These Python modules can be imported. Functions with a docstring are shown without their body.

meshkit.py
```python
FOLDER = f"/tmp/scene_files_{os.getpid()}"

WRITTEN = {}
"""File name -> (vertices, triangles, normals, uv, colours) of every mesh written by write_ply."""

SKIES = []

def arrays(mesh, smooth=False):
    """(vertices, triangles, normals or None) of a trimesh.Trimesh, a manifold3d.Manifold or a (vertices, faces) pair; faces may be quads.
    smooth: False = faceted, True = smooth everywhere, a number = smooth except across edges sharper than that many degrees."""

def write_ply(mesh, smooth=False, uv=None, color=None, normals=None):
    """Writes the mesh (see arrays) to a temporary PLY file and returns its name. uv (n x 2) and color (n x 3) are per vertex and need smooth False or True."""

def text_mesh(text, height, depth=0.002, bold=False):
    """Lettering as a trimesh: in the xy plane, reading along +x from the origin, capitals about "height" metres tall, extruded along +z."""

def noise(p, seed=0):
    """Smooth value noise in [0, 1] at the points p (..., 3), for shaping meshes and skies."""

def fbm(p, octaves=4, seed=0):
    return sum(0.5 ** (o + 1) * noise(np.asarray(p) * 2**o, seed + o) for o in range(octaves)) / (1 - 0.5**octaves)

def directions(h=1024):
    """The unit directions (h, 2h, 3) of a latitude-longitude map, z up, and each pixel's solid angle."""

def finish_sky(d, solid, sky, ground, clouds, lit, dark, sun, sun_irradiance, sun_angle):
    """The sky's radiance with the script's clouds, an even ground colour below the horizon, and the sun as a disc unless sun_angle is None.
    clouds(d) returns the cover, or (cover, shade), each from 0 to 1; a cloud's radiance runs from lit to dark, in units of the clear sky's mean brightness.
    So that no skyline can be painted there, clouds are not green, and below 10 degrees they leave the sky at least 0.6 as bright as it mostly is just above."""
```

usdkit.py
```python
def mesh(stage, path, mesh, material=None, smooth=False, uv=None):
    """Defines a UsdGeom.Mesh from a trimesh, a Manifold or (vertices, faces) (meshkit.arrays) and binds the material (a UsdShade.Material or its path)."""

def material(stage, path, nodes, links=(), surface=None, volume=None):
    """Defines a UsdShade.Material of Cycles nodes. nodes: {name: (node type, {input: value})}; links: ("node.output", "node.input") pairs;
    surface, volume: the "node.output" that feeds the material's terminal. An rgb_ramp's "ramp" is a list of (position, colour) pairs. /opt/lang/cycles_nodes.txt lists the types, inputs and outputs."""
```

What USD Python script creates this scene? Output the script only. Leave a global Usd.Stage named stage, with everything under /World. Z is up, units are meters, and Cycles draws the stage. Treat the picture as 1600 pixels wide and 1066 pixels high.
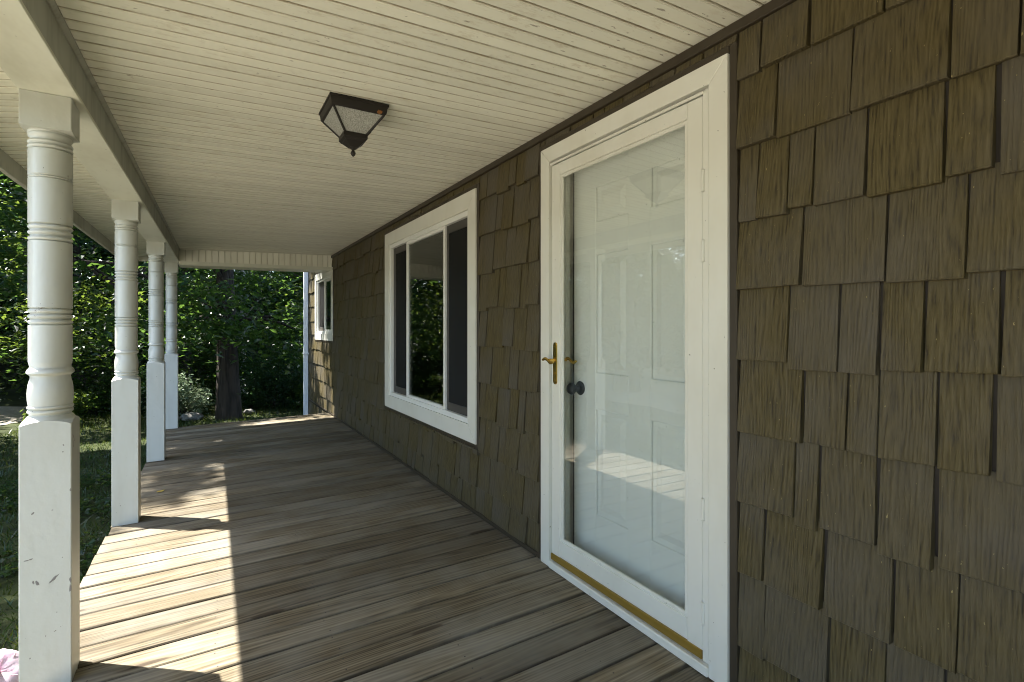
import math
import numpy as np
import trimesh
import manifold3d as m3
import usdkit
import meshkit
from pxr import Gf, Sdf, Usd, UsdGeom, UsdLux, UsdShade

stage = Usd.Stage.CreateInMemory()
UsdGeom.SetStageUpAxis(stage, "Z")
UsdGeom.SetStageMetersPerUnit(stage, 1.0)
UsdGeom.Xform.Define(stage, "/World")
UsdGeom.Scope.Define(stage, "/World/Looks")

# ------------------------------------------------------------------ camera, sky, sun, exposure
TH = math.radians(30.86)
EYE = 1.23
cam = UsdGeom.Camera.Define(stage, "/World/camera")
c, s = math.cos(TH), math.sin(TH)
cam.AddTransformOp().Set(Gf.Matrix4d(c, -s, 0, 0, 0, 0, 1, 0, -s, -c, 0, 0, 0, 0, EYE, 1))
cam.CreateFocalLengthAttr(18.0)
cam.CreateHorizontalApertureAttr(36.0)
cam.CreateVerticalApertureAttr(36.0 * 682 / 1024)
cam.CreateVerticalApertureOffsetAttr(-0.45)
cam.CreateClippingRangeAttr(Gf.Vec2f(0.05, 5000))
cam.CreateExposureAttr(2.27)

SUN = np.array([-0.495, 0.402, 1.0]); SUN /= np.linalg.norm(SUN)
SUN_EL = math.asin(SUN[2]); SUN_ROT = math.atan2(SUN[0], SUN[1])
usdkit.material(stage, "/World/Looks/sky_air", {
    "sky": ("sky_texture", {"sky_type": "single_scattering", "sun_disc": False, "sun_elevation": SUN_EL, "sun_rotation": SUN_ROT,
                            "altitude": 200.0, "air_density": 1.0, "aerosol_density": 1.6, "ozone_density": 1.0}),
    "veil": ("hsv", {"saturation": 1.0}), "b": ("background_shader", {"strength": 0.135})}, [("sky.color", "veil.color"), ("veil.color", "b.color")], surface="b.background")
sky = UsdLux.DomeLight.Define(stage, "/World/sky")
UsdShade.MaterialBindingAPI.Apply(sky.GetPrim()).Bind(UsdShade.Material.Get(stage, "/World/Looks/sky_air"))
sky.GetPrim().SetCustomDataByKey("kind", "structure")
sun = UsdLux.DistantLight.Define(stage, "/World/sun")
sun.CreateNormalizeAttr(True)
sun.CreateIntensityAttr(1.15)
sun.CreateAngleAttr(0.5)
sun.CreateColorAttr(Gf.Vec3f(1.0, 0.96, 0.90))
bz = SUN; bx_ = np.cross([0, 0, 1.0], bz); bx_ /= np.linalg.norm(bx_); by_ = np.cross(bz, bx_)
sun.AddTransformOp().Set(Gf.Matrix4d(*bx_, 0, *by_, 0, *bz, 0, 0, 0, 30, 1))

# ------------------------------------------------------------------ materials
def mat(name, nodes, links, surface="p.BSDF"):
    return usdkit.material(stage, "/World/Looks/" + name, nodes, links, surface=surface)

def plain(name, col, rough=0.5, **kw):
    return mat(name, {"p": ("principled_bsdf", {"base_color": col, "roughness": rough, **kw})}, [])

def painted(name, col, dirt_col, dirt=0.35, rough=0.45, chips=False, streak=(3, 3, 1.0), chip_at=0.71):
    """Old paint: faint stains, fine unevenness, optional chips that show grey wood."""
    n = {"g": ("geometry", {}), "o": ("object_info", {}),
         "m": ("mapping", {"scale": streak}),
         "n1": ("noise_texture", {"scale": 1.6, "detail": 6.0, "roughness": 0.65}),
         "r1": ("rgb_ramp", {"ramp": [(0.46, (0, 0, 0)), (0.75, (1, 1, 1))]}),
         "d": ("math", {"math_type": "multiply", "value2": dirt}),
         "c1": ("mix", {"mix_type": "mix", "color1": col, "color2": dirt_col}),
         "n3": ("noise_texture", {"scale": 70.0, "detail": 3.0}),
         "r3": ("rgb_ramp", {"ramp": [(0.73, (0, 0, 0)), (0.76, (1, 1, 1))]}),
         "c3": ("mix", {"mix_type": "mix", "color2": tuple(0.35 * x for x in dirt_col)}),
         "nb": ("noise_texture", {"scale": 38.0, "detail": 4.0}),
         "b": ("bump", {"strength": 0.16, "distance": 0.006}),
         "p": ("principled_bsdf", {"roughness": rough})}
    l = [("g.position", "m.vector"), ("m.vector", "n1.vector"), ("n1.fac", "r1.fac"), ("r1.color", "d.value1"), ("d.value", "c1.fac"),
         ("g.position", "n3.vector"), ("n3.fac", "r3.fac"), ("c1.color", "c3.color1"), ("r3.color", "c3.fac"),
         ("g.position", "nb.vector"), ("nb.fac", "b.height"), ("b.normal", "p.normal")]
    out = "c3.color"
    if chips:
        n |= {"n4": ("noise_texture", {"scale": 9.0, "detail": 5.0, "roughness": 0.7}),
              "m4": ("mapping", {"scale": (1.0, 1.0, 1.0)}),
              "r4": ("rgb_ramp", {"ramp": [(chip_at, (0, 0, 0)), (chip_at + 0.01, (1, 1, 1))]}),
              "c4": ("mix", {"mix_type": "mix", "color2": (0.20, 0.17, 0.15)})}
        l += [("g.position", "m4.vector"), ("m4.vector", "n4.vector"), ("n4.fac", "r4.fac"), ("c3.color", "c4.color1"), ("r4.color", "c4.fac")]
        out = "c4.color"
    l.append((out, "p.base_color"))
    return mat(name, n, l)

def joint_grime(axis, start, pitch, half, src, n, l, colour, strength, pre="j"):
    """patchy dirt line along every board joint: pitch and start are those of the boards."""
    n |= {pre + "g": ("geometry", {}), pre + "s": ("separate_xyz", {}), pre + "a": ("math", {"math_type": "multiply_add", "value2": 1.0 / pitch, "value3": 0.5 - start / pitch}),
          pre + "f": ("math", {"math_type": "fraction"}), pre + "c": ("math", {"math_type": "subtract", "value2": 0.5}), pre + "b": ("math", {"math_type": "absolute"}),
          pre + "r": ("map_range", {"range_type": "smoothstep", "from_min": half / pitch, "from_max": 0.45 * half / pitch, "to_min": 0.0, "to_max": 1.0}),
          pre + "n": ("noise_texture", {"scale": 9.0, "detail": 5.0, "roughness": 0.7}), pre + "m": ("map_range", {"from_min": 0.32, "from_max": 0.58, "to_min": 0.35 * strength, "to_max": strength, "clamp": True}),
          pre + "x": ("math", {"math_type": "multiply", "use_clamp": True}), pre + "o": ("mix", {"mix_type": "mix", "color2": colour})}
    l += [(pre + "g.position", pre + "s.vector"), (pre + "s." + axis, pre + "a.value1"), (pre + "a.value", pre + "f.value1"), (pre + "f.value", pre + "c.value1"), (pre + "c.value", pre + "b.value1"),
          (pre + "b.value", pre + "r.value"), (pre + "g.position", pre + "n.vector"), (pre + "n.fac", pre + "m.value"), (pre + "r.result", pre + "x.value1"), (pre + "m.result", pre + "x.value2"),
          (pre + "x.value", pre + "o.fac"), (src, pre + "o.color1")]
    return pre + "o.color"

def grained(name, along, dark, light, tint, ring=55.0, rough=0.7, bump=0.5, dist=0.004, lo=(0.9, 9.0), hi=(2.5, 160.0), vary=0.35, speck=None, blotch=0.35, ramp=None, lin=0.0, amp=0.42, fine=0.62, island=False, across="y", joints=None, knots=False):
    """Timber: growth-ring contours of a stretched noise field, fine streaks, and a shift per object."""
    ax = {"x": 0, "y": 1, "z": 2}[along]
    sc = lambda a, b: tuple(a if i == ax else b for i in range(3))
    n = {"g": ("geometry", {}), "o": ("object_info", {}),
         "off": ("math", {"math_type": "multiply", "value2": 61.0}),
         "cv": ("combine_xyz", {}),
         "v": ("vector_math", {"math_type": "add"}),
         "m1": ("mapping", {"scale": sc(*lo)}), "n1": ("noise_texture", {"scale": 1.0, "detail": 1.5, "roughness": 0.4}),
         "sx": ("separate_xyz", {}), "lk": ("math", {"math_type": "multiply", "value2": lin}), "k": ("math", {"math_type": "multiply_add", "value2": ring}), "sn": ("math", {"math_type": "sine"}),
         "ra": ("map_range", {"from_min": -1.0, "from_max": 1.0}),
         "m2": ("mapping", {"scale": sc(*hi)}), "n2": ("noise_texture", {"scale": 1.0, "detail": 4.0, "roughness": 0.6}),
         "ad": ("math", {"math_type": "multiply_add", "value2": amp}),
         "n2k": ("math", {"math_type": "multiply", "value2": fine}),
         "rp": ("rgb_ramp", {"ramp": ramp or [(0.18, dark), (0.62, light)]}),
         "n3": ("noise_texture", {"scale": 2.2, "detail": 4.0, "roughness": 0.6}),
         "r3": ("rgb_ramp", {"ramp": [(0.4, (0, 0, 0)), (0.7, (1, 1, 1))]}),
         "b3": ("math", {"math_type": "multiply", "value2": blotch}),
         "c1": ("mix", {"mix_type": "mix", "color2": tint}),
         "vr": ("map_range", {"to_min": 1.0 - vary, "to_max": 1.0 + vary}),
         "hs": ("hsv", {}),
         "bm": ("bump", {"strength": bump, "distance": dist}),
         "p": ("principled_bsdf", {"roughness": rough, "specular_ior_level": 0.3})}
    l = [("o.random", "off.value1"), ("off.value", "cv.x"), ("off.value", "cv.y"), ("off.value", "cv.z"), ("g.position", "v.vector1"), ("cv.vector", "v.vector2"),
         ("v.vector", "m1.vector"), ("m1.vector", "n1.vector"), ("n1.fac", "k.value1"), ("v.vector", "sx.vector"), ("sx." + across, "lk.value1"), ("lk.value", "k.value3"), ("k.value", "sn.value1"), ("sn.value", "ra.value"),
         ("v.vector", "m2.vector"), ("m2.vector", "n2.vector"), ("n2.fac", "n2k.value1"), ("ra.result", "ad.value1"), ("n2k.value", "ad.value3"),
         ("ad.value", "rp.fac"), ("v.vector", "n3.vector"), ("n3.fac", "r3.fac"), ("r3.color", "b3.value1"), ("b3.value", "c1.fac"), ("rp.color", "c1.color1"),
         ("g.random_per_island" if island else "o.random", "vr.value"), ("c1.color", "hs.color"), ("vr.result", "hs.value"),
         ("ad.value", "bm.height"), ("bm.normal", "p.normal")]
    out = "hs.color"
    if speck:
        n |= {"n5": ("noise_texture", {"scale": 1.0, "detail": 2.0}), "m5": ("mapping", {"scale": sc(60.0, 140.0)}),
              "r5": ("rgb_ramp", {"ramp": [(0.74, (0, 0, 0)), (0.77, (1, 1, 1))]}), "c5": ("mix", {"mix_type": "mix", "color2": speck})}
        l += [("v.vector", "m5.vector"), ("m5.vector", "n5.vector"), ("n5.fac", "r5.fac"), (out, "c5.color1"), ("r5.color", "c5.fac")]
        out = "c5.color"
    if knots:
        n |= {"mk": ("mapping", {"scale": sc(1.15, 6.0)}), "vk": ("voronoi_texture", {"scale": 1.0, "feature": "f1", "metric": "euclidean", "dimensions": "3D"}), "rk": ("rgb_ramp", {"ramp": [(0.0, (0.95, 0.95, 0.95)), (0.07, (0.8, 0.8, 0.8)), (0.085, (0.25, 0.25, 0.25)), (0.13, (0, 0, 0))]}), "ck": ("mix", {"mix_type": "mix", "color2": (0.045, 0.030, 0.017)})}
        l += [("v.vector", "mk.vector"), ("mk.vector", "vk.vector"), ("vk.distance", "rk.fac"), ("rk.color", "ck.fac"), (out, "ck.color1")]
        out = "ck.color"
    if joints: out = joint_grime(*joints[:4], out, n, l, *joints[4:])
    l.append((out, "p.base_color"))
    return mat(name, n, l)

def leafy(name, a, b, trans, rough=0.3, mixf=0.5):
    n = {"g": ("geometry", {}), "o": ("object_info", {}), "n": ("noise_texture", {"scale": 1.3, "detail": 2.0}),
         "ad": ("math", {"math_type": "multiply_add", "value2": 0.55}),
         "rk": ("math", {"math_type": "multiply", "value2": 0.5}),
         "rp": ("rgb_ramp", {"ramp": [(0.34, a), (0.80, b)]}),
         "p": ("principled_bsdf", {"roughness": rough, "specular_ior_level": 0.5}),
         "tc": ("mix", {"mix_type": "mix", "fac": 0.75, "color2": trans}),
         "t": ("translucent_bsdf", {}), "x": ("mix_closure", {"fac": mixf})}
    l = [("g.position", "n.vector"), ("g.random_per_island", "rk.value1"), ("n.fac", "ad.value1"), ("rk.value", "ad.value3"), ("ad.value", "rp.fac"),
         ("rp.color", "p.base_color"), ("rp.color", "tc.color1"), ("tc.color", "t.color"), ("p.BSDF", "x.closure1"), ("t.BSDF", "x.closure2")]
    return mat(name, n, l, surface="x.closure")

def rough_ground(name, a, b, scale, bump=0.6, dist=0.03, c3=None):
    n = {"g": ("geometry", {}), "n": ("noise_texture", {"scale": scale, "detail": 8.0, "roughness": 0.7}),
         "rp": ("rgb_ramp", {"ramp": [(0.35, a), (0.65, b)]}), "b": ("bump", {"strength": bump, "distance": dist}),
         "p": ("principled_bsdf", {"roughness": 0.9, "specular_ior_level": 0.2})}
    l = [("g.position", "n.vector"), ("n.fac", "rp.fac"), ("rp.color", "p.base_color"), ("n.fac", "b.height"), ("b.normal", "p.normal")]
    return mat(name, n, l)

def glass(name, tint=(0.93, 0.95, 0.94), rough=0.0, ior=1.5):
    return mat(name, {"t": ("transparent_bsdf", {"color": tint}), "gl": ("glossy_bsdf", {"color": (1, 1, 1), "roughness": rough}),
                      "g": ("geometry", {}), "i": ("math", {"math_type": "multiply_add", "value2": 1.0 / ior - ior, "value3": ior}), "f": ("fresnel", {}), "x": ("mix_closure", {})},
               [("g.backfacing", "i.value1"), ("i.value", "f.IOR"), ("f.fac", "x.fac"), ("t.BSDF", "x.closure1"), ("gl.BSDF", "x.closure2")], surface="x.closure")

M = {}
M["shingle"] = grained("shingle_brown", "z", None, None, (0.128, 0.115, 0.094), ring=70.0, rough=0.58, bump=1.0, dist=0.005, lo=(1.1, 11.0), hi=(4.5, 130.0), vary=0.30,
                       speck=(0.30, 0.25, 0.11), blotch=0.75, lin=560.0, amp=0.15, fine=1.0, island=True,
                       ramp=[(0.34, (0.032, 0.023, 0.008)), (0.47, (0.086, 0.066, 0.023)), (0.60, (0.116, 0.091, 0.035)), (0.85, (0.158, 0.128, 0.058))])
M["wall_dark"] = plain("wall_sheathing_dark", (0.022, 0.017, 0.012), 0.85)
M["brown_trim"] = painted("brown_vinyl_trim", (0.036, 0.027, 0.015), (0.06, 0.048, 0.03), 0.4, 0.5)
M["white"] = painted("white_paint_trim", (0.68, 0.675, 0.60), (0.52, 0.49, 0.38), 0.35, 0.38, streak=(2, 2, 0.8))
M["post"] = painted("white_paint_post", (0.52, 0.53, 0.475), (0.38, 0.36, 0.28), 0.35, 0.42, chips=True, streak=(7, 7, 1.4), chip_at=0.69)
M["beam"] = painted("white_paint_beam", (0.70, 0.70, 0.58), (0.42, 0.39, 0.28), 0.5, 0.5, streak=(3, 1.2, 5))
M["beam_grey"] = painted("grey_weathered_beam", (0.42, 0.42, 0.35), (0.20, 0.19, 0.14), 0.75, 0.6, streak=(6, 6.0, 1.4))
M["door_white"] = painted("white_door_enamel", (0.78, 0.79, 0.76), (0.6, 0.6, 0.55), 0.2, 0.35, streak=(1, 1, 1))
M["vinyl"] = plain("white_window_vinyl", (0.75, 0.75, 0.70), 0.35)
def beadboard(name, axis, start, pitch, strength=0.72):
    n = {
    "g": ("geometry", {}), "o": ("object_info", {}), "m1": ("mapping", {"scale": (11.0, 26.0, 1.0)}),
    "n1": ("noise_texture", {"scale": 1.0, "detail": 7.0, "roughness": 0.72}), "r1": ("rgb_ramp", {"ramp": [(0.54, (0, 0, 0)), (0.74, (1, 1, 1))]}),
    "n0": ("noise_texture", {"scale": 0.8, "detail": 3.0}), "r0": ("rgb_ramp", {"ramp": [(0.35, (0.04, 0.04, 0.04)), (0.68, (0.75, 0.75, 0.75))]}),
    "d": ("math", {"math_type": "multiply"}),
    "c1": ("mix", {"mix_type": "mix", "color1": (0.80, 0.785, 0.66), "color2": (0.42, 0.33, 0.19)}),
    "m2": ("mapping", {"scale": (26.0, 60.0, 1.0)}), "n2": ("noise_texture", {"scale": 1.0, "detail": 4.0}),
    "r2": ("rgb_ramp", {"ramp": [(0.68, (0, 0, 0)), (0.73, (1, 1, 1))]}), "k2": ("math", {"math_type": "multiply", "value2": 0.7}),
    "c2": ("mix", {"mix_type": "mix", "color2": (0.22, 0.18, 0.12)}),
    "vr": ("map_range", {"to_min": 0.93, "to_max": 1.05}), "hs": ("hsv", {}),
    "p": ("principled_bsdf", {"roughness": 0.55})}
    l = [("g.position", "m1.vector"), ("m1.vector", "n1.vector"), ("n1.fac", "r1.fac"), ("g.position", "n0.vector"), ("n0.fac", "r0.fac"), ("r1.color", "d.value1"), ("r0.color", "d.value2"),
     ("d.value", "c1.fac"), ("g.position", "m2.vector"), ("m2.vector", "n2.vector"), ("n2.fac", "r2.fac"), ("r2.color", "k2.value1"), ("c1.color", "c2.color1"), ("k2.value", "c2.fac"),
     ("o.random", "vr.value"), ("c2.color", "hs.color"), ("vr.result", "hs.value")]
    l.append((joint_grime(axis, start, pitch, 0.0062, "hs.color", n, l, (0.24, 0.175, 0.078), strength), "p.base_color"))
    return mat(name, n, l)
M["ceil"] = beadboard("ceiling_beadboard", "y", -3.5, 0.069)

M["deck"] = grained("deck_timber", "x", None, None, (0.265, 0.25, 0.205), ring=95.0, rough=0.72, bump=0.6, dist=0.003, lo=(0.5, 6.0), hi=(1.6, 80.0), vary=0.30, blotch=0.55,
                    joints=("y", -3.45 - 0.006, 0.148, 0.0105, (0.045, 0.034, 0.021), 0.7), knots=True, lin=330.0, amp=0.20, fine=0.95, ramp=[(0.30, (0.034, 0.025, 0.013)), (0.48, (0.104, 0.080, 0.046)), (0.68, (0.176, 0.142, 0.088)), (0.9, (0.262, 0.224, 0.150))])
M["deck_under"] = plain("deck_frame_timber", (0.07, 0.055, 0.04), 0.8)
M["nail"] = plain("rusty_nail", (0.035, 0.025, 0.02), 0.6)
M["roof"] = rough_ground("roof_asphalt", (0.05, 0.048, 0.045), (0.09, 0.085, 0.08), 40.0)
M["glass"] = glass("window_glass")
M["screen"] = mat("insect_screen", {"t": ("transparent_bsdf", {"color": (1, 1, 1)}), "d": ("principled_bsdf", {"base_color": (0.012, 0.012, 0.011), "roughness": 0.7, "specular_ior_level": 0.2}), "x": ("mix_closure", {"fac": 0.68})},
                  [("t.BSDF", "x.closure1"), ("d.BSDF", "x.closure2")], surface="x.closure")
M["storm_glass"] = glass("storm_door_glass", (0.95, 0.965, 0.95), 0.0, 1.7)
M["lamp_glass"] = mat("seeded_lamp_glass", {
    "g": ("geometry", {}), "m": ("mapping", {"scale": (260.0, 260.0, 60.0)}), "n": ("noise_texture", {"scale": 1.0, "detail": 3.0}), "b": ("bump", {"strength": 0.9, "distance": 0.004}),
    "r": ("rgb_ramp", {"ramp": [(0.3, (0.25, 0.25, 0.22)), (0.7, (0.62, 0.62, 0.56))]}),
    "t": ("transparent_bsdf", {"color": (0.6, 0.6, 0.56)}), "d": ("principled_bsdf", {"roughness": 0.15, "specular_ior_level": 0.8}), "x": ("mix_closure", {"fac": 0.75})},
    [("g.position", "m.vector"), ("m.vector", "n.vector"), ("n.fac", "b.height"), ("b.normal", "d.normal"), ("n.fac", "r.fac"), ("r.color", "d.base_color"), ("t.BSDF", "x.closure1"), ("d.BSDF", "x.closure2")], surface="x.closure")
M["bronze"] = painted("dark_bronze_metal", (0.011, 0.008, 0.005), (0.030, 0.021, 0.013), 0.5, 0.6)
M["brass"] = plain("polished_brass", (0.72, 0.48, 0.12), 0.22, metallic=1.0)
M["gold_strip"] = plain("gold_anodised_strip", (0.30, 0.19, 0.035), 0.35, metallic=0.35)
M["black"] = plain("black_knob_metal", (0.006, 0.006, 0.006), 0.3, specular_ior_level=0.35)
M["rubber"] = plain("dark_gasket", (0.02, 0.02, 0.02), 0.7)
M["sash_grey"] = plain("grey_brown_sash", (0.060, 0.055, 0.048), 0.5)
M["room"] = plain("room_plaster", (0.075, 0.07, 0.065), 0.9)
M["curtain"] = plain("pale_curtain", (0.55, 0.52, 0.48), 0.9)
M["steel"] = plain("painted_steel_spout", (0.62, 0.66, 0.68), 0.4)
M["leaf_a"] = leafy("leaves_deep_green", (0.010, 0.033, 0.010), (0.045, 0.095, 0.022), (0.13, 0.235, 0.036))
M["leaf_b"] = leafy("leaves_mid_green", (0.014, 0.042, 0.012), (0.075, 0.125, 0.024), (0.205, 0.285, 0.036))
M["leaf_c"] = leafy("leaves_blue_green", (0.007, 0.027, 0.013), (0.032, 0.074, 0.030), (0.095, 0.19, 0.055))
M["leaf_pale"] = leafy("leaves_variegated_pale", (0.16, 0.22, 0.13), (0.50, 0.54, 0.42), (0.30, 0.36, 0.20), mixf=0.2)
M["bark"] = grained("tree_bark", "z", (0.009, 0.007, 0.005), (0.040, 0.031, 0.023), (0.055, 0.046, 0.038), ring=22.0, rough=0.9, bump=1.0, dist=0.03, lo=(1.5, 9.0), hi=(6.0, 45.0), vary=0.2)
M["bark_pale"] = grained("tree_bark_pale", "z", (0.07, 0.065, 0.06), (0.26, 0.25, 0.23), (0.32, 0.31, 0.30), ring=16.0, rough=0.9, bump=0.6, dist=0.015, lo=(6.0, 5.0), hi=(14.0, 30.0), vary=0.2)
M["lawn"] = rough_ground("lawn_earth", (0.020, 0.026, 0.009), (0.050, 0.062, 0.018), 3.0)
M["grass"] = leafy("grass_blades", (0.020, 0.048, 0.010), (0.075, 0.115, 0.024), (0.16, 0.20, 0.03), mixf=0.3)
M["gravel"] = rough_ground("pale_gravel", (0.33, 0.295, 0.235), (0.54, 0.495, 0.41), 26.0, 0.8, 0.02)
M["rock"] = rough_ground("field_stone", (0.10, 0.097, 0.088), (0.28, 0.272, 0.25), 7.0, 0.8, 0.03)
M["petal"] = mat("pink_petal", {"p": ("principled_bsdf", {"base_color": (0.82, 0.66, 0.74), "roughness": 0.5}), "t": ("translucent_bsdf", {"color": (0.74, 0.44, 0.58)}), "x": ("mix_closure", {"fac": 0.35})},
                 [("p.BSDF", "x.closure1"), ("t.BSDF", "x.closure2")], surface="x.closure")
M["petal_deep"] = plain("deep_pink_petal", (0.55, 0.16, 0.30), 0.5)
M["leaf_yellow"] = plain("yellow_fallen_leaf", (0.50, 0.36, 0.06), 0.6)
M["leaf_orange"] = plain("orange_dead_leaf", (0.24, 0.095, 0.022), 0.6)
M["scuff"] = plain("grey_scuff", (0.20, 0.185, 0.17), 0.7)

# ------------------------------------------------------------------ object helpers
used = {}
def numbered(parent, name):
    k = (parent, name); n = used.get(k, 0); used[k] = n + 1
    return name if n == 0 else f"{name}_{n:03d}"

class Thing:
    def __init__(self, name, label, category, base=(0, 0, 0), group=None, kind=None):
        self.path = "/World/" + numbered("/World", name); self.base = np.array(base, float)
        x = UsdGeom.Xform.Define(stage, self.path); x.AddTranslateOp().Set(Gf.Vec3d(*map(float, base))); self.x = x
        self.prim = x.GetPrim(); data(self.prim, label, category, group, kind)

def data(prim, label=None, category=None, group=None, kind=None):
    for k, v in (("label", label), ("category", category), ("group", group), ("kind", kind)):
        if v: prim.SetCustomDataByKey(k, v)

class Part:
    def __init__(self, path, base): self.path, self.base = path, base

def vf(m):
    if isinstance(m, tuple): return np.asarray(m[0], float), np.asarray(m[1], int)
    if hasattr(m, "to_mesh"):
        q = m.to_mesh(); return np.array(q.vert_properties[:, :3], float), np.array(q.tri_verts, int)
    return np.array(m.vertices, float), np.array(m.faces, int)

def join(ms):
    V, F, n = [], [], 0
    for m in ms:
        v, f = vf(m)
        if f.shape[1] == 4: f = np.vstack([f[:, [0, 1, 2]], f[:, [0, 2, 3]]])
        V.append(v); F.append(f + n); n += len(v)
    return np.vstack(V), np.vstack(F)

def part(parent, name, m, material, label=None, smooth=False, kind=None):
    m = join(m) if isinstance(m, list) else m
    v, f = vf(m)
    path = parent.path + "/" + numbered(parent.path, name)
    p = usdkit.mesh(stage, path, (v - parent.base, f), M[material] if isinstance(material, str) else material, smooth=smooth)
    data(p.GetPrim(), label, None, None, kind)
    return Part(path, parent.base)

def single(name, m, material, label=None, category=None, group=None, kind=None, smooth=False):
    m = join(m) if isinstance(m, list) else m
    p = usdkit.mesh(stage, "/World/" + numbered("/World", name), vf(m), M[material], smooth=smooth)
    data(p.GetPrim(), label, category, group, kind)
    return p

def copy(src, base, label, category, group=None):
    n = src.path.split("/")[-1]
    t = Thing(n[:-4] if n[-3:].isdigit() else n, label, category, base, group)
    t.prim.GetReferences().AddInternalReference(src.path); t.prim.SetInstanceable(True)
    return t

BOXF = np.array([[0, 1, 3, 2], [4, 6, 7, 5], [0, 4, 5, 1], [2, 3, 7, 6], [0, 2, 6, 4], [1, 5, 7, 3]])
def box(x0, x1, y0, y1, z0, z1, b=0.0):
    if b <= 0:
        v = np.array([[x, y, z] for x in (x0, x1) for y in (y0, y1) for z in (z0, z1)], float)
        return v, BOXF
    P = []
    for ix, x in enumerate((x0, x1)):
        for iy, y in enumerate((y0, y1)):
            for iz, z in enumerate((z0, z1)):
                dx, dy, dz = b * (1 - 2 * ix), b * (1 - 2 * iy), b * (1 - 2 * iz)
                P += [[x, y + dy, z + dz], [x + dx, y, z + dz], [x + dx, y + dy, z]]
    h = trimesh.convex.convex_hull(np.array(P))
    return np.array(h.vertices), np.array(h.faces)

def shear(m, k=0.02):
    v, f = vf(m); v = v.copy(); v[:, 0] += k * v[:, 1]
    return v, f

def prism(poly, fn0, fn1):
    """Closed prism between two placements of a polygon (star-shaped from its first point is not needed: caps are triangulated)."""
    import mapbox_earcut
    raise NotImplementedError

def sweep(profile, P0, P1, close=True):
    """profile: k x 3 offsets (convex enough for a fan cap) swept from P0 to P1."""
    pr = np.asarray(profile, float); k = len(pr)
    v = np.vstack([pr + P0, pr + P1])
    i = np.arange(k); j = (i + 1) % k
    q = np.stack([i, j, j + k, i + k], 1)
    f = np.vstack([q[:, [0, 1, 2]], q[:, [0, 2, 3]]])
    cap = np.stack([np.zeros(k - 2, int), np.arange(1, k - 1), np.arange(2, k)], 1)
    return v, np.vstack([f, cap[:, ::-1], cap + k])

def tube(points, radii, sides=8):
    p = np.asarray(points, float); n = len(p)
    t = np.gradient(p, axis=0); t /= np.linalg.norm(t, axis=1, keepdims=True) + 1e-12
    a = np.cross(t, np.where(np.abs(t[:, 2:]) < 0.9, [0, 0, 1.0], [1.0, 0, 0])); a /= np.linalg.norm(a, axis=1, keepdims=True) + 1e-12
    b = np.cross(t, a); ang = np.arange(sides) * 2 * np.pi / sides
    r = np.broadcast_to(radii, (n,))
    v = p[:, None] + r[:, None, None] * (np.cos(ang)[None, :, None] * a[:, None] + np.sin(ang)[None, :, None] * b[:, None])
    i, j = np.meshgrid(np.arange(n - 1), np.arange(sides), indexing="ij")
    q = np.stack([i * sides + j, i * sides + (j + 1) % sides, (i + 1) * sides + (j + 1) % sides, (i + 1) * sides + j], -1).reshape(-1, 4)
    v = v.reshape(-1, 3); f = np.vstack([q[:, [0, 1, 2]], q[:, [0, 2, 3]]])
    v = np.vstack([v, p[:1], p[-1:]]); m = n * sides
    k = np.arange(sides); k2 = (k + 1) % sides
    f = np.vstack([f, np.stack([np.full(sides, m), k2, k], 1), np.stack([np.full(sides, m + 1), k + m - sides, k2 + m - sides], 1)])
    return v, f

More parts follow.
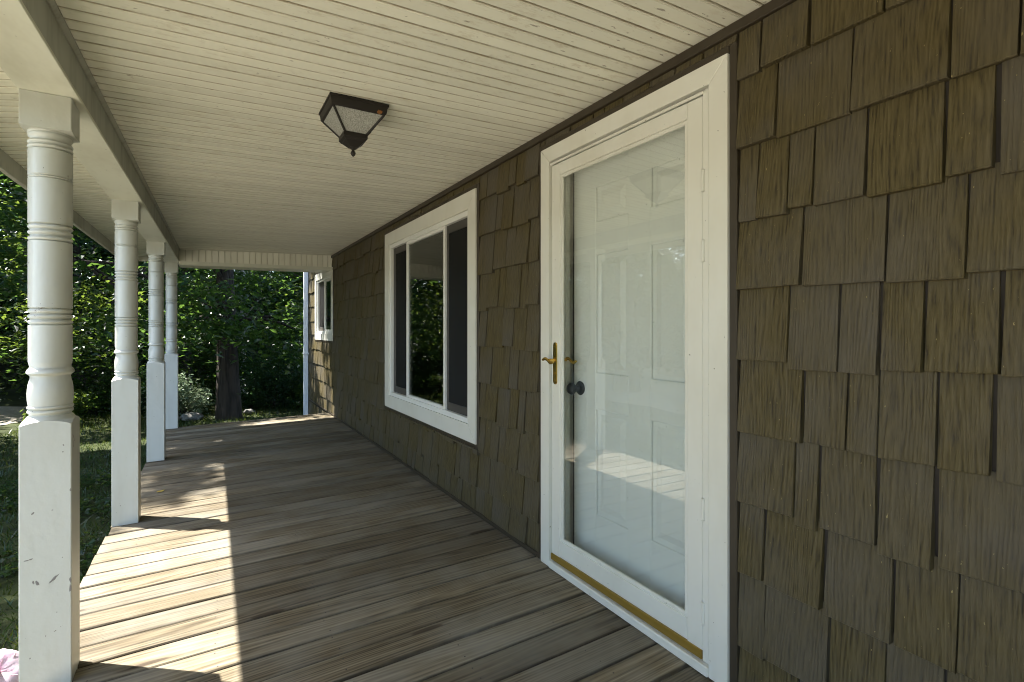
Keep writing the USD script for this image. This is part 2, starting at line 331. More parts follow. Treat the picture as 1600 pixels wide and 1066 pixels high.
def lathe(prof, sides=40):
    r, z = np.array(prof, float).T; n = len(r); ang = np.arange(sides) * 2 * np.pi / sides
    v = np.stack([np.outer(r, np.cos(ang)), np.outer(r, np.sin(ang)), np.repeat(z[:, None], sides, 1)], -1).reshape(-1, 3)
    i, j = np.meshgrid(np.arange(n - 1), np.arange(sides), indexing="ij")
    q = np.stack([i * sides + j, i * sides + (j + 1) % sides, (i + 1) * sides + (j + 1) % sides, (i + 1) * sides + j], -1).reshape(-1, 4)
    return v, np.vstack([q[:, [0, 1, 2]], q[:, [0, 2, 3]]])

def move(m, d):
    v, f = vf(m); return v + np.asarray(d, float), f

# ------------------------------------------------------------------ ground
GZ = -0.60
rg = np.random.default_rng(5)
gx = np.unique(np.concatenate([np.linspace(-600, -60, 10), np.linspace(-60, 60, 81), np.linspace(60, 600, 10)]))
gy = np.unique(np.concatenate([np.linspace(-600, -40, 10), np.linspace(-40, 80, 81), np.linspace(80, 700, 12)]))
X, Y = np.meshgrid(gx, gy, indexing="ij")
def ground_z(x, y):
    d = np.clip(np.hypot(np.minimum(x + 4, 0) * 0.6, np.maximum(y - 19, 0)), 0, None)
    d = np.where(y > 19, np.maximum(y - 19, 0), 0) + np.maximum(-x - 17, 0)
    return GZ + 0.10 * np.minimum(d, 70) * (0.7 + 0.6 * meshkit.noise(np.stack([x * 0.05, y * 0.05, 0 * x], -1)))
Zg = ground_z(X, Y)
nx, ny = X.shape
I, J = np.meshgrid(np.arange(nx - 1), np.arange(ny - 1), indexing="ij")
quad = np.stack([I * ny + J, (I + 1) * ny + J, (I + 1) * ny + J + 1, I * ny + J + 1], -1).reshape(-1, 4)
single("lawn", (np.stack([X, Y, Zg], -1).reshape(-1, 3), np.vstack([quad[:, [0, 1, 2]], quad[:, [0, 2, 3]]])), "lawn", kind="structure")
dv = [(-9, 12), (-5.2, 12.0), (-3.4, 13.0), (-2.75, 14.2), (-3.0, 15.6), (-4.4, 16.6), (-8, 17.0), (-16, 17.2), (-16.5, 8), (-15.5, -5.5), (-1.4, -5.5), (-1.3, -1), (-1.4, 1.4), (-3.6, 2.6), (-4.9, 5), (-5.8, 8.5)]  # gravel beside and behind the porch is unseen, added to bounce sunlight upward
single("driveway", (np.array([(x, y, GZ + 0.004) for x, y in dv]), np.array([[0, i, i + 1] for i in range(1, len(dv) - 1)] + [[0, len(dv) - 1, 1]])), "gravel", kind="structure")

# ------------------------------------------------------------------ house wall with its shingles
WX = 1.54                       # sheathing plane
WY0, WY1 = -3.5, 9.75
DOOR = (1.112, 2.235, 0.0, 2.16)
WIN1 = (2.997, 4.976, 0.468, 2.147)
WIN2 = (7.42, 8.76, 1.05, 2.085)
OPEN = [DOOR, WIN1, WIN2]
JT = 0.030
def zc(x): return 2.255 - 0.03 * (WX - x)

house = Thing("shingled_house", "brown shingle sided house wall running along the right side of the porch", "house", (WX, 0, GZ))
# sheathing pieces round the true openings (slightly inside the casings)
IN = [(1.180, 2.167, 0.0, 2.092), (3.09, 4.885, 0.56, 2.055), (7.52, 8.66, 1.15, 1.99)]
pieces, ys = [], sorted([WY0, WY1] + [v for o in IN for v in o[:2]])
for a, b in zip(ys[:-1], ys[1:]):
    o = [q for q in IN if q[0] <= a + 1e-6 and q[1] >= b - 1e-6]
    if not o: pieces.append(box(WX, WX + 0.16, a, b, GZ - 0.2, 5.6))
    else:
        q = o[0]; pieces.append(box(WX, WX + 0.16, a, b, GZ - 0.2, q[2])); pieces.append(box(WX, WX + 0.16, a, b, q[3], 5.6))
part(house, "wall", pieces, "wall_dark")
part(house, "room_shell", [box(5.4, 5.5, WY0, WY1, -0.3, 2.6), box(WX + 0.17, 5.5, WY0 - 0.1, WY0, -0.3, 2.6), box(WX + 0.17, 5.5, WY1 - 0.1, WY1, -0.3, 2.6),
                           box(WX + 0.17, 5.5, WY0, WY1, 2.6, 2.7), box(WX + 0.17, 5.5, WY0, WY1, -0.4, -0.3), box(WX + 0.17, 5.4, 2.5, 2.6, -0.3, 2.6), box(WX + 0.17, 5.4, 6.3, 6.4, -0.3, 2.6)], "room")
part(house, "outer_shell", [box(5.6, 6.0, WY0, WY1, GZ, 5.6), box(WX + 0.17, 5.6, WY0 - 0.15, WY0 - 0.11, GZ, 5.6), box(WX + 0.17, 5.6, WY1 + 0.01, WY1 + 0.1, GZ, 5.6), box(WX, 6.0, WY0, WY1, 5.61, 5.7)], "wall_dark")

rs = np.random.default_rng(11)
EXPO, Z0 = 0.2335, 0.1915
sh = []
def fill(y0, y1, zb, zt, full_b, full_t, course):
    """shingles of one course across y0..y1; zb/zt are the clipped limits."""
    y = y0
    while y < y1 - 0.012:
        w = float(rs.choice([0.075, 0.10, 0.125, 0.145, 0.165, 0.185, 0.21], p=[.10, .16, .2, .18, .16, .12, .08])) * rs.uniform(0.94, 1.06)
        e = y + w
        if y1 - e < 0.05: e = y1
        drop = 0.0 if zb > full_b + 1e-6 else float(rs.choice([0, 0, 0.005, 0.012, 0.020]))
        g = float(rs.choice([0.004, 0.0065, 0.009, 0.013], p=[.28, .35, .25, .12]))
        sk0, sk1 = rs.normal(0, 0.0022, 2)
        ya, yb = y + g * 0.5, e - g * 0.5
        t = 0.026 + rs.uniform(-0.006, 0.006); tt = 0.004 + 0.001 * rs.random()
        lerp = lambda z: t + (tt - t) * np.clip((z - full_b) / (full_t - full_b), 0, 1)
        b_, t_ = zb - drop, zt
        tb, ttp = lerp(b_), lerp(t_)
        rb = 0.003
        tilt = rs.normal(0, 0.0014)
        # hexahedron with a softened butt edge: 10-corner section
        sec = lambda yy, k, dz: [[WX, yy + k, b_ + dz], [WX - tb + rb, yy + k, b_ + dz], [WX - tb, yy + k * 0.98, b_ + rb + dz], [WX - ttp, yy, t_], [WX, yy, t_]]
        L = np.array(sec(ya, sk0, tilt)); R = np.array(sec(yb, sk1, -tilt))
        v = np.vstack([L, R]); k = 5
        i = np.arange(k); j = (i + 1) % k
        q = np.stack([i, j, j + k, i + k], 1)
        f = np.vstack([q[:, [0, 1, 2]], q[:, [0, 2, 3]], [[0, 2, 1], [0, 3, 2], [0, 4, 3]], [[5, 6, 7], [5, 7, 8], [5, 8, 9]]])
        ym = 0.5 * (ya + yb)
        sh.append((ym, 0.5 * (zb + zt), (v, f), (yb - ya) * (zt - zb)))
        y = e
ZT, ZB = 2.2185, 0.032
for k in range(-3, 9):
    fb, ft = Z0 + EXPO * k, Z0 + EXPO * (k + 1) + 0.012
    cb, ct = max(fb, ZB), min(ft, ZT)
    if ft < 0.2: cb = max(fb, -0.5) if ft < 0.1 else cb
    cuts = sorted({-0.7 if ct > ZB + 0.02 else 7.74, WY1} | {q for o in OPEN for q in (o[0] - JT, o[1] + JT)})
    # merge the y intervals that share the same z range
    runs = []
    for a, b in zip(cuts[:-1], cuts[1:]):
        zr = [(cb, ct)]
        for o in OPEN:
            if o[0] - JT <= a + 1e-6 and o[1] + JT >= b - 1e-6:
                lo, hi = o[2] - JT, o[3] + JT
                new = []
                for (p, q) in zr:
                    if q <= lo or p >= hi: new.append((p, q))
                    else:
                        if p < lo - 0.012: new.append((p, lo))
                        if q > hi + 0.012: new.append((hi, q))
                zr = new
        for r in zr:
            if runs and abs(runs[-1][1] - a) < 1e-6 and runs[-1][2] == r: runs[-1][1] = b
            else: runs.append([a, b, r])
    for a, b, (p, q) in runs:
        off = rs.uniform(0, 0.06)
        fill(a, b, p, q, fb, ft, k)
def seen(ym, zm, area):
    d = WX * s + ym * c
    if ym < 0.30: return 0.0
    return area * WX / d ** 3
sh.sort(key=lambda q: -seen(q[0], q[1], q[3]))
for ym, zm, m, a in sh[:299]:
    part(house, "shingle", m, "shingle")
if len(sh) > 299: part(house, "far_shingles", [q[2] for q in sh[299:]], "shingle", kind="stuff")
# channels
part(house, "base_channel", [box(WX - 0.022, WX + 0.001, a, b, 0.004, 0.030, 0.003) for a, b in ((WY0, DOOR[0] - JT), (DOOR[1] + JT, WY1))], "brown_trim")
part(house, "ceiling_channel", box(WX - 0.030, WX + 0.001, WY0, 7.60, 2.216, 2.252, 0.003), "brown_trim")
for o in OPEN:
    x0 = WX - 0.020
    ch = [box(x0, WX + 0.001, o[0] - JT, o[0] - 0.001, o[2] - (JT if o[2] > 0.1 else -0.004), o[3] + JT, 0.003), box(x0, WX + 0.001, o[1] + 0.001, o[1] + JT, o[2] - (JT if o[2] > 0.1 else -0.004), o[3] + JT, 0.003),
          box(x0 - 0.001, WX + 0.001, o[0] - 0.0005, o[1] + 0.0005, o[3] + 0.001, o[3] + JT, 0.003)]
    if o[2] > 0.1: ch.append(box(x0 - 0.001, WX + 0.001, o[0] - 0.0005, o[1] + 0.0005, o[2] - JT, o[2] - 0.001, 0.003))
    part(house, "trim_channel", ch, "brown_trim")

def casing(thing, o, w, xf, bottom=True, material="white", wb=None):
    """four mitred boards round an opening; xf = face plane, boards run back past the sheathing."""
    y0, y1, z0, z1 = o; e = 0.0007
    wb = w if wb is None else wb
    def board(P):                # P: outer a, outer b, inner b, inner a in (y, z)
        P = np.array(P, float); cen = P.mean(0); ch = 0.003
        ins = P + (cen - P) / np.linalg.norm(cen - P, axis=1, keepdims=True) * ch
        v = np.array([[xf + 0.05, *p] for p in P] + [[xf + ch * .7, *p] for p in P] + [[xf, *p] for p in ins])
        h = trimesh.convex.convex_hull(v)
        part(thing, "casing_board", h, material)
    zb = z0 + (wb if bottom else 0)
    board([(y0, z0 + (e if bottom else 0)), (y0, z1 - e), (y0 + w, z1 - w - e), (y0 + w, zb + (e if bottom else 0))])
    board([(y1, z0 + (e if bottom else 0)), (y1, z1 - e), (y1 - w, z1 - w - e), (y1 - w, zb + (e if bottom else 0))])
    board([(y0 + e, z1), (y1 - e, z1), (y1 - w - e, z1 - w), (y0 + w + e, z1 - w)])
    if bottom: board([(y0 + e, z0), (y1 - e, z0), (y1 - w - e, zb), (y0 + w + e, zb)])

# ------------------------------------------------------------------ entrance: frame, storm door, panelled door
frame = Thing("door_frame", "white painted door casing and jambs set in the brown shingles, holding the glazed storm door", "door frame", (WX, 1.67, 0))
casing(frame, (DOOR[0], DOOR[1], 0.004, DOOR[3]), 0.075, 1.512, bottom=False)
jy0, jy1 = DOOR[0] + 0.075, DOOR[1] - 0.075
part(frame, "jamb", box(1.535, 1.70, jy0 - 0.012, jy0 + 0.004, 0.02, 2.08, 0.002), "white")
part(frame, "jamb", box(1.535, 1.70, jy1 - 0.004, jy1 + 0.012, 0.02, 2.07, 0.002), "white")
part(frame, "head_jamb", box(1.535, 1.70, jy0, jy1, 2.0805, 2.094, 0.002), "white")
part(frame, "threshold", box(1.505, 1.72, jy0 + 0.001, jy1 - 0.001, 0.004, 0.040, 0.004), "white")
part(frame, "door_stop", [box(1.60, 1.632, jy1 - 0.022, jy1 - 0.0045, 0.05, 2.06, 0.002), box(1.60, 1.632, jy0 + 0.0045, jy0 + 0.022, 0.05, 2.06, 0.002)], "white")

door = Thing("front_door", "white six panel front door with a black knob, closed behind the glazed storm door", "front door", (1.64, 1.66, 0))
DX = 1.64; d0, d1 = 1.215, 2.118
dz0, dz1 = 0.045, 2.062
cols = [(1.36, 1.58), (1.722, 1.944)]; rows = [(0.319, 0.832), (1.013, 1.587), (1.752, 1.918)]
# stiles and rails as one slab front with recesses, then raised panel fields
part(door, "slab", box(DX + 0.012, DX + 0.045, d0, d1, dz0, dz1, 0.002), "door_white")
yb = [d0, cols[0][0], cols[0][1], cols[1][0], cols[1][1], d1]; zb = [dz0, *rows[0], *rows[1], *rows[2], dz1]
stl = []
for (a, b) in ((d0, cols[0][0]), (cols[0][1], cols[1][0]), (cols[1][1], d1)): stl.append(box(DX, DX + 0.0115, a, b, dz0, dz1, 0.0035))
for (a, b) in ((dz0, rows[0][0]), (rows[0][1], rows[1][0]), (rows[1][1], rows[2][0]), (rows[2][1], dz1)):
    for (p, q) in cols: stl.append(box(DX + 0.0002, DX + 0.0117, p - 0.004, q + 0.004, a, b, 0.0035))
part(door, "face_frame", stl, "door_white")
for (p, q) in cols:
    for (a, b) in rows:
        m = 0.022; t = 0.052
        h = trimesh.convex.convex_hull(np.array([[DX + 0.0115, y, z] for y in (p + m, q - m) for z in (a + m, b - m)] + [[DX + 0.003, y, z] for y in (p + t, q - t) for z in (a + t, b - t)]))
        part(door, "raised_panel", h, "door_white")
part(door, "bottom_sweep", box(DX - 0.006, DX + 0.03, d0, d1, 0.0415, 0.058, 0.002), "rubber")
part(door, "edge_gasket", box(DX + 0.004, DX + 0.035, d1 + 0.001, d1 + 0.012, dz0, dz1), "rubber")
rose = lathe([(0, 0), (0.034, 0.0), (0.036, 0.004), (0.030, 0.010), (0.014, 0.013), (0.012, 0.034), (0.020, 0.040), (0.029, 0.052), (0.030, 0.062), (0.024, 0.072), (0.010, 0.077), (0, 0.078)], 32)
def to_wall(m, x, y, z):        # lathe axis -> -x
    v, f = m; return np.stack([x - v[:, 2], y + v[:, 0], z + v[:, 1]], 1), f
kn = part(door, "knob", to_wall(rose, DX, 2.062, 0.925), "black", smooth=40)

storm = Thing("storm_door", "white full view glass storm door with brass handle and gold sill strip", "storm door", (1.53, 1.69, 0))
SX = 1.524; a0, a1 = 1.222, 2.154; b0, b1 = 0.046, 2.062
st, tr, br = 0.070, 0.060, 0.080
part(storm, "stile", box(SX, SX + 0.03, a0, a0 + st, b0, b1, 0.003), "white")
part(storm, "stile", box(SX, SX + 0.03, a1 - st, a1, b0, b1, 0.003), "white")
part(storm, "top_rail", box(SX + 0.0005, SX + 0.03, a0 + st + 0.0004, a1 - st - 0.0004, b1 - tr, b1, 0.002), "white")
part(storm, "bottom_rail", box(SX + 0.0005, SX + 0.03, a0 + st + 0.0004, a1 - st - 0.0004, b0 + 0.034, b0 + 0.034 + br, 0.002), "white")
def bead(y0, y1, z0, z1, w, x0, x1):
    return [box(x0, x1, y0, y0 + w, z0, z1, 0.003), box(x0, x1, y1 - w, y1, z0, z1, 0.003), box(x0 + 0.0005, x1, y0 + w - 0.003, y1 - w + 0.003, z1 - w, z1, 0.003), box(x0 + 0.0005, x1, y0 + w - 0.003, y1 - w + 0.003, z0, z0 + w, 0.003)]
g0, g1, h0, h1 = a0 + st, a1 - st, b0 + 0.034 + br, b1 - tr
part(storm, "glazing_bead", bead(g0, g1, h0, h1, 0.015, SX + 0.004, SX + 0.020), "white")
part(storm, "glass", box(SX + 0.011, SX + 0.015, g0 + 0.012, g1 - 0.012, h0 + 0.012, h1 - 0.012), "storm_glass")
part(storm, "sill_strip", box(SX - 0.006, SX + 0.02, a0 + 0.001, a1 - 0.001, b0, b0 + 0.033, 0.002), "gold_strip", label="gold coloured metal strip along the bottom of the door")
# hinge rail (z-bar) and knuckles
part(storm, "hinge_rail", [box(SX - 0.004, SX + 0.03, jy0 + 0.006, a0 - 0.003, 0.044, 2.074, 0.002)], "white")
hd = Thing("door_head_strip", "thin white drip strip along the top of the storm door", "trim strip", (1.52, 1.69, 2.056)) if False else None
part(storm, "top_strip", tube([[SX - 0.004, a0 - 0.01, b1 + 0.008], [SX - 0.004, a1, b1 + 0.008]], 0.006, 10), "white", smooth=40)
for pz in (1.755, 1.505, 0.585, 0.215):
    part(storm, "hinge", [tube([[SX - 0.006, a0 - 0.006, pz - 0.038], [SX - 0.006, a0 - 0.006, pz + 0.038]], 0.0062, 10), tube([[SX - 0.006, a0 - 0.006, pz - 0.0395], [SX - 0.006, a0 - 0.006, pz - 0.0385]], 0.0075, 10), tube([[SX - 0.006, a0 - 0.006, pz + 0.0385], [SX - 0.006, a0 - 0.006, pz + 0.0395]], 0.0075, 10)], "white", smooth=40)
hy, hz = 2.120, 1.052
cs = m3.CrossSection.batch_boolean if False else None
ang = np.linspace(0, 2 * np.pi, 41)[:-1]
pl = np.array([[0.016 * np.cos(t) , 0.090 * np.sign(np.sin(t)) + 0.017 * np.sin(t)] for t in ang])
hv = np.array([[SX, hy + p[0], hz + p[1]] for p in pl] + [[SX - 0.006, hy + 0.8 * p[0], hz + p[1] * 0.985] for p in pl])
hp = part(storm, "handle", trimesh.convex.convex_hull(hv), "brass", smooth=35)
tt = np.linspace(0, 1, 15)
def lever(x, y0, y1, z, sgn=1):
    return tube(np.stack([np.full(15, x), y0 + (y1 - y0) * tt, z + 0.008 * np.sin(tt * 2 * np.pi) - 0.004 * tt], 1), 0.0065 + 0.002 * np.sin(tt * np.pi * 2) ** 2, 10)
part(hp, "lever", [lever(SX - 0.042, hy + 0.052, hy - 0.040, hz + 0.016), tube([[SX - 0.004, hy, hz + 0.016], [SX - 0.042, hy, hz + 0.016]], 0.008, 12)], "brass", smooth=50)
part(hp, "inner_lever", [lever(SX + 0.070, hy + 0.012, hy - 0.078, hz + 0.016), tube([[SX + 0.031, hy, hz + 0.016], [SX + 0.070, hy, hz + 0.016]], 0.008, 12)], "brass", smooth=50)
part(hp, "lock_screw", [to_wall(lathe([(0.0, 0.0), (0.0045, 0), (0.004, 0.0015), (0, 0.002)], 12), SX - 0.006, hy, hz + q) for q in (-0.085, 0.085)] + [to_wall(lathe([(0.0, 0.0), (0.007, 0), (0.0065, 0.003), (0, 0.004)], 14), SX - 0.006, hy, hz - 0.05)], "brass", smooth=40)

# ------------------------------------------------------------------ windows
def window(o, label, lites, w, xf, frost=False):
    y0, y1, z0, z1 = o
    t = Thing("slider_window", label, "window", (WX, 0.5 * (y0 + y1), z0))
    casing(t, o, w, xf)
    iy0, iy1, iz0, iz1 = y0 + w, y1 - w, z0 + w, z1 - w
    fx = xf + 0.014; fw = 0.040
    part(t, "frame", bead(iy0 - 0.004, iy1 + 0.004, iz0 - 0.004, iz1 + 0.004, fw, fx, fx + 0.062), "vinyl")
    ey0, ey1, ez0, ez1 = iy0 + fw - 0.008, iy1 - fw + 0.008, iz0 + fw - 0.008, iz1 - fw + 0.008
    for kind, p, q in lites:
        pa, pb = ey0 + (ey1 - ey0) * p, ey0 + (ey1 - ey0) * q
        if kind == "fixed":
            sx = fx + 0.010; r = part(t, "sash", bead(pa + 0.001, pb - 0.001, ez0 + 0.001, ez1 - 0.001, 0.026, sx, sx + 0.03), "vinyl", label="white vinyl sash")
            gw = 0.018
        else:
            sx = fx + 0.028; r = part(t, "sash", bead(pa + 0.001, pb - 0.001, ez0 + 0.001, ez1 - 0.001, 0.062, sx, sx + 0.030), "sash_grey", label="grey brown screened sash set back in its track")
            gw = 0.052
        part(r, "pane", box(sx + 0.012, sx + 0.016, pa + gw, pb - gw, ez0 + gw, ez1 - gw), "glass")
        if kind == "side":
            part(r, "insect_screen", box(sx + 0.004, sx + 0.006, pa + gw, pb - gw, ez0 + gw, ez1 - gw), "screen")
    return t
w1 = window(WIN1, "wide three part slider window in white casing between the storm door and the far end of the porch", [("side", 0.0, 0.265), ("fixed", 0.245, 0.755), ("side", 0.735, 1.0)], 0.115, 1.512)
w2 = window(WIN2, "smaller white cased window beyond the porch end beside the downspout", [("fixed", 0.0, 0.53), ("side", 0.50, 1.0)], 0.10, 1.512)
ct = []
yy = np.linspace(8.15, 8.66, 40)
cv = np.array([[WX + 0.24 + 0.02 * math.sin(q * 60), q, z] for z in (1.0, 2.15) for q in yy])
i = np.arange(39); part(w2, "curtain", (cv, np.stack([i, i + 1, i + 41, i + 40], 1)), "curtain", smooth=60)

# ------------------------------------------------------------------ porch deck
K = 0.02                       # the posts' line runs slightly askew to the wall
def deck_z(x): return -0.016 * (WX - x)
deck = Thing("porch_deck", "weathered plank porch deck running from the camera to the far header", "deck", (0.5, 3.0, GZ))
rd = np.random.default_rng(3)
PITCH = 0.148; y = -3.45; nails = []
while y < 7.72:
    w = PITCH - 0.0105 - 0.0030 * rd.random(); ym = y + w / 2
    xl = -0.600 + K * ym + rd.normal(0, 0.004); xr = 1.535
    dz = rd.normal(0, 0.0016); e = 0.006
    tw = rd.normal(0, 0.0008)
    pr = np.array([(0, 0, -0.030), (0, 0, -e), (0, e * 0.6, -0.0012), (0, e * 1.6, 0), (0, w - e * 1.6, 0), (0, w - e * 0.6, -0.0012), (0, w, -e), (0, w, -0.030)])
    cup = rd.normal(0.0006, 0.0008)
    pr[3:5, 2] += cup * 0.0
    yo = rd.normal(0, 0.0012)
    b = sweep(pr, np.array([xl, y + yo, deck_z(xl) + dz + tw]), np.array([xr, y - yo, deck_z(xr) + dz - tw]))
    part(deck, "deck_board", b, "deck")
    for jx in np.arange(-0.42, 1.5, 0.41):
        for q in (0.03, w - 0.03):
            nx_, ny_ = jx + K * ym + rd.normal(0, 0.006), y + q + rd.normal(0, 0.005)
            zz = deck_z(nx_) + dz + 0.0004
            a = np.arange(7) * 2 * np.pi / 7; r = 0.0034
            nails.append((np.vstack([[nx_, ny_, zz + 0.0003], np.stack([nx_ + r * np.cos(a), ny_ + r * np.sin(a), np.full(7, zz)], 1)]), np.array([[0, k + 1, (k + 1) % 7 + 1] for k in range(7)])))
    y += PITCH
DY1 = y
part(deck, "nail_heads", nails, "nail", kind="stuff")
part(deck, "joist", [shear(box(-0.575, -0.535, -3.4, DY1 - 0.01, -0.30, -0.068))], "deck_under", label="outer rim joist under the board ends")
for q in (7.66, 4.0, 1.0, -3.4):
    part(deck, "joist", box(-0.40, 1.52, q, q + 0.04, -0.27, -0.068), "deck_under")
for q in (-3.3, 1.6, 4.6, 7.5):
    part(deck, "support_post", shear(box(-0.56, -0.46, q, q + 0.1, GZ - 0.1, -0.302)), "deck_under")

# ------------------------------------------------------------------ porch posts
BZ = 2.052                      # underside of the beam
def post_mesh():
    hw = 0.070
    blk = m3.Manifold(m3.Mesh(*[np.ascontiguousarray(q) for q in (lambda m: (np.array(m.vertices, np.float32), np.array(m.faces, np.uint32)))(trimesh.Trimesh(*join([box(-hw, hw, -hw, hw, -0.045, 0.935, 0.0025)]), process=True))]))
    cone = m3.Manifold.revolve(m3.CrossSection([[(0, -0.1), (0.2, -0.1), (0.2, 0.86), (0.100, 0.890), (0.090, 0.896), (0.080, 0.901), (0.071, 0.905), (0.062, 0.918), (0.0, 0.918)]]), 64)
    lower = blk ^ cone
    top = m3.Manifold(m3.Mesh(*[np.ascontiguousarray(q) for q in (lambda m: (np.array(m.vertices, np.float32), np.array(m.faces, np.uint32)))(trimesh.Trimesh(*join([box(-hw, hw, -hw, hw, 1.90, BZ, 0.0025)]), process=True))]))
    cone2 = m3.Manifold.revolve(m3.CrossSection([[(0, 1.928), (0.066, 1.928), (0.085, 1.930), (0.10, 1.934), (0.12, 1.938), (0.2, 1.945), (0.2, 2.2), (0, 2.2)]]), 64)
    upper = top ^ cone2
    bd = lambda z, r, d, h=0.010: [(r, z - h), (r + d * .7, z - h * .6), (r + d, z), (r + d * .7, z + h * .6), (r, z + h)]
    gr = lambda z, r, d=0.004, h=0.0035: [(r, z - h), (r - d, z), (r, z + h)]
    R = 0.0605
    p = [(0.02, 0.900), (0.0615, 0.905), (0.0600, 0.916), (0.0575, 0.924)]
    p += bd(0.934, 0.0585, 0.0055, 0.008) + bd(0.949, 0.060, 0.0045, 0.006)
    p += [(0.0618, 0.962), (0.0634, 0.980), (0.0638, 0.998), (0.0626, 1.015), (0.0605, 1.032), (0.0570, 1.046), (0.0555, 1.056), (0.0565, 1.062), (0.0655, 1.070), (0.0660, 1.076), (0.0630, 1.083), (0.0575, 1.090), (0.0570, 1.096), (0.0590, 1.104), (0.0605, 1.112)]
    p += [(R, 1.24)]
    for z in (1.252, 1.272, 1.291): p += bd(z, R - 0.006, 0.0078, 0.0088)
    p += [(R + 0.0005, 1.303), (R + 0.0005, 1.40), (R + 0.0005, 1.538)]
    for z in (1.549, 1.570, 1.590): p += bd(z, R - 0.006, 0.0078, 0.0088)
    p += [(R + 0.001, 1.602), (R + 0.001, 1.757)] + gr(1.762, R + 0.001) + gr(1.770, R + 0.001) + [(R + 0.001, 1.776), (R + 0.001, 1.862)]
    for z in (1.874, 1.890): p += bd(z, R - 0.004, 0.0065, 0.007)
    p += [(R - 0.004, 1.900), (R - 0.003, 1.906)] + bd(1.916, R, 0.002, 0.006) + [(R + 0.002, 1.926), (0.0640, 1.940), (0.02, 1.945)]
    return lower, lathe(p, 48), upper
lo_, sh_, up_ = post_mesh()
PY = [2.44, 4.17, 5.97, 7.76]
def post_x(y): return -0.530 + K * y
labels = ["nearest turned porch post, large at the left edge with chipped paint on its base", "turned white porch post second from the camera, by the far edge of the sunlit planks",
          "slender looking turned white post third along the deck edge", "farthest turned white post, standing at the corner under the end header"]
GP = "turned posts along the porch edge"
def build_post(y, label):
    t = Thing("porch_post", label, "porch post", (post_x(y), y, 0.0), GP); t.base = np.zeros(3)
    part(t, "base_block", lo_, "post", smooth=25); part(t, "turned_shaft", sh_, "post", smooth=28); part(t, "top_block", up_, "post", smooth=25)
    return t
p0 = build_post(PY[0], labels[0])
rc = np.random.default_rng(17)
def chip(u, z, L, W, ang):
    """a flake of missing paint on the front face, u across, z up."""
    n = 11; a = np.arange(n) * 2 * np.pi / n; r = rc.uniform(0.55, 1.2, n)
    q = np.stack([L * r * np.cos(a), W * r * np.sin(a)], 1); ca, sa = math.cos(ang), math.sin(ang)
    q = np.stack([q[:, 0] * ca - q[:, 1] * sa, q[:, 0] * sa + q[:, 1] * ca], 1)
    v = np.vstack([[[u, -0.0706, z]], np.stack([u + q[:, 0], np.full(n, -0.0703), z + q[:, 1]], 1)])
    return v, np.array([[0, (k + 1) % n + 1, k + 1] for k in range(n)])
for ch in [(0.024, 0.352, 0.017, 0.005, 0.75), (0.013, 0.340, 0.006, 0.003, 0.6), (-0.022, 0.345, 0.005, 0.009, 0.4), (-0.032, 0.350, 0.003, 0.007, 0.2), (-0.033, 0.590, 0.007, 0.003, 0.9), (-0.050, 0.430, 0.010, 0.0022, 0.1), (-0.038, 0.432, 0.006, 0.0025, 0.2),
           (0.018, 0.592, 0.003, 0.002, 0.0), (0.0665, 0.335, 0.003, 0.010, 0.0), (0.0665, 0.305, 0.0028, 0.016, 0.0), (0.0668, 0.655, 0.0025, 0.007, 0.0), (0.0, 0.155, 0.002, 0.002, 0), (-0.04, 0.09, 0.002, 0.003, 0), (0.03, 0.23, 0.0016, 0.002, 0), (0.045, 0.42, 0.002, 0.002, 0)]:
    part(p0, "paint_chip", chip(*ch), "scuff")
p1 = build_post(PY[1], labels[1])
for q, lb in zip(PY[2:], labels[2:]):
    copy(p1, (post_x(q), q, 0.0), lb, "porch post", GP)

# ------------------------------------------------------------------ beam, ceiling, header, eave, roof
RY0, RY1 = -3.5, 8.15
beam = Thing("porch_beam", "long white box beam carried on the porch posts, grey along its inner face", "beam", (-0.5, 3.0, BZ))
part(beam, "inner_board", shear(box(-0.456, -0.438, RY0, 7.84, BZ + 0.012, 2.199, 0.002)), "beam_grey", label="grey weathered inner face board")
part(beam, "bottom_board", shear(box(-0.602, -0.437, RY0, 7.84, BZ, BZ + 0.0125, 0.002)), "beam")
part(beam, "outer_board", shear(box(-0.602, -0.584, RY0, 7.84, BZ + 0.0127, 2.185, 0.002)), "beam")
part(beam, "cove_strip", shear(sweep([(0, 0, 0), (0.016, 0, 0), (0.016, 0, -0.006), (0.006, 0, -0.016), (0, 0, -0.016)], np.array([-0.4378, RY0, 2.1965]), np.array([-0.4378, 7.49, 2.1965]))), "beam_grey")

def bead_profile(w, g=0.0028):
    """narrow tongue board: small bead along each edge, open joint to the dark roof void beyond it."""
    ys_ = [g, g, g + 0.0012, g + 0.0042, g + 0.0056, g + 0.0072, g + 0.0086, w - g - 0.0042, w - g - 0.0012, w - g, w - g]
    zs_ = [0.012, 0.0022, 0.0002, 0.0002, 0.0036, 0.0036, 0, 0, 0.0004, 0.0022, 0.012]
    return ys_, zs_
def bead_board(y0, w, xa, xb, zfun):
    ys_, zs_ = bead_profile(w)
    P = np.array([(0, a, b) for a, b in zip(ys_, zs_)])
    out = []
    for x in (xa, xb):
        q = P.copy(); q[:, 1] += y0; q[:, 0] = x; q[:, 2] += zfun(x); out.append(q)
    n = len(P); i = np.arange(n); j = (i + 1) % n
    v = np.vstack(out); q = np.stack([i, i + n, j + n, j], 1)
    return v, np.vstack([q[:, [0, 1, 2]], q[:, [0, 2, 3]]])
ceil = Thing("porch_ceiling", "cream beadboard porch ceiling spotted with brown mildew", "ceiling", (0.5, 3.0, 2.2))
CP = 0.069; n_c = int((7.49 - RY0) / CP)
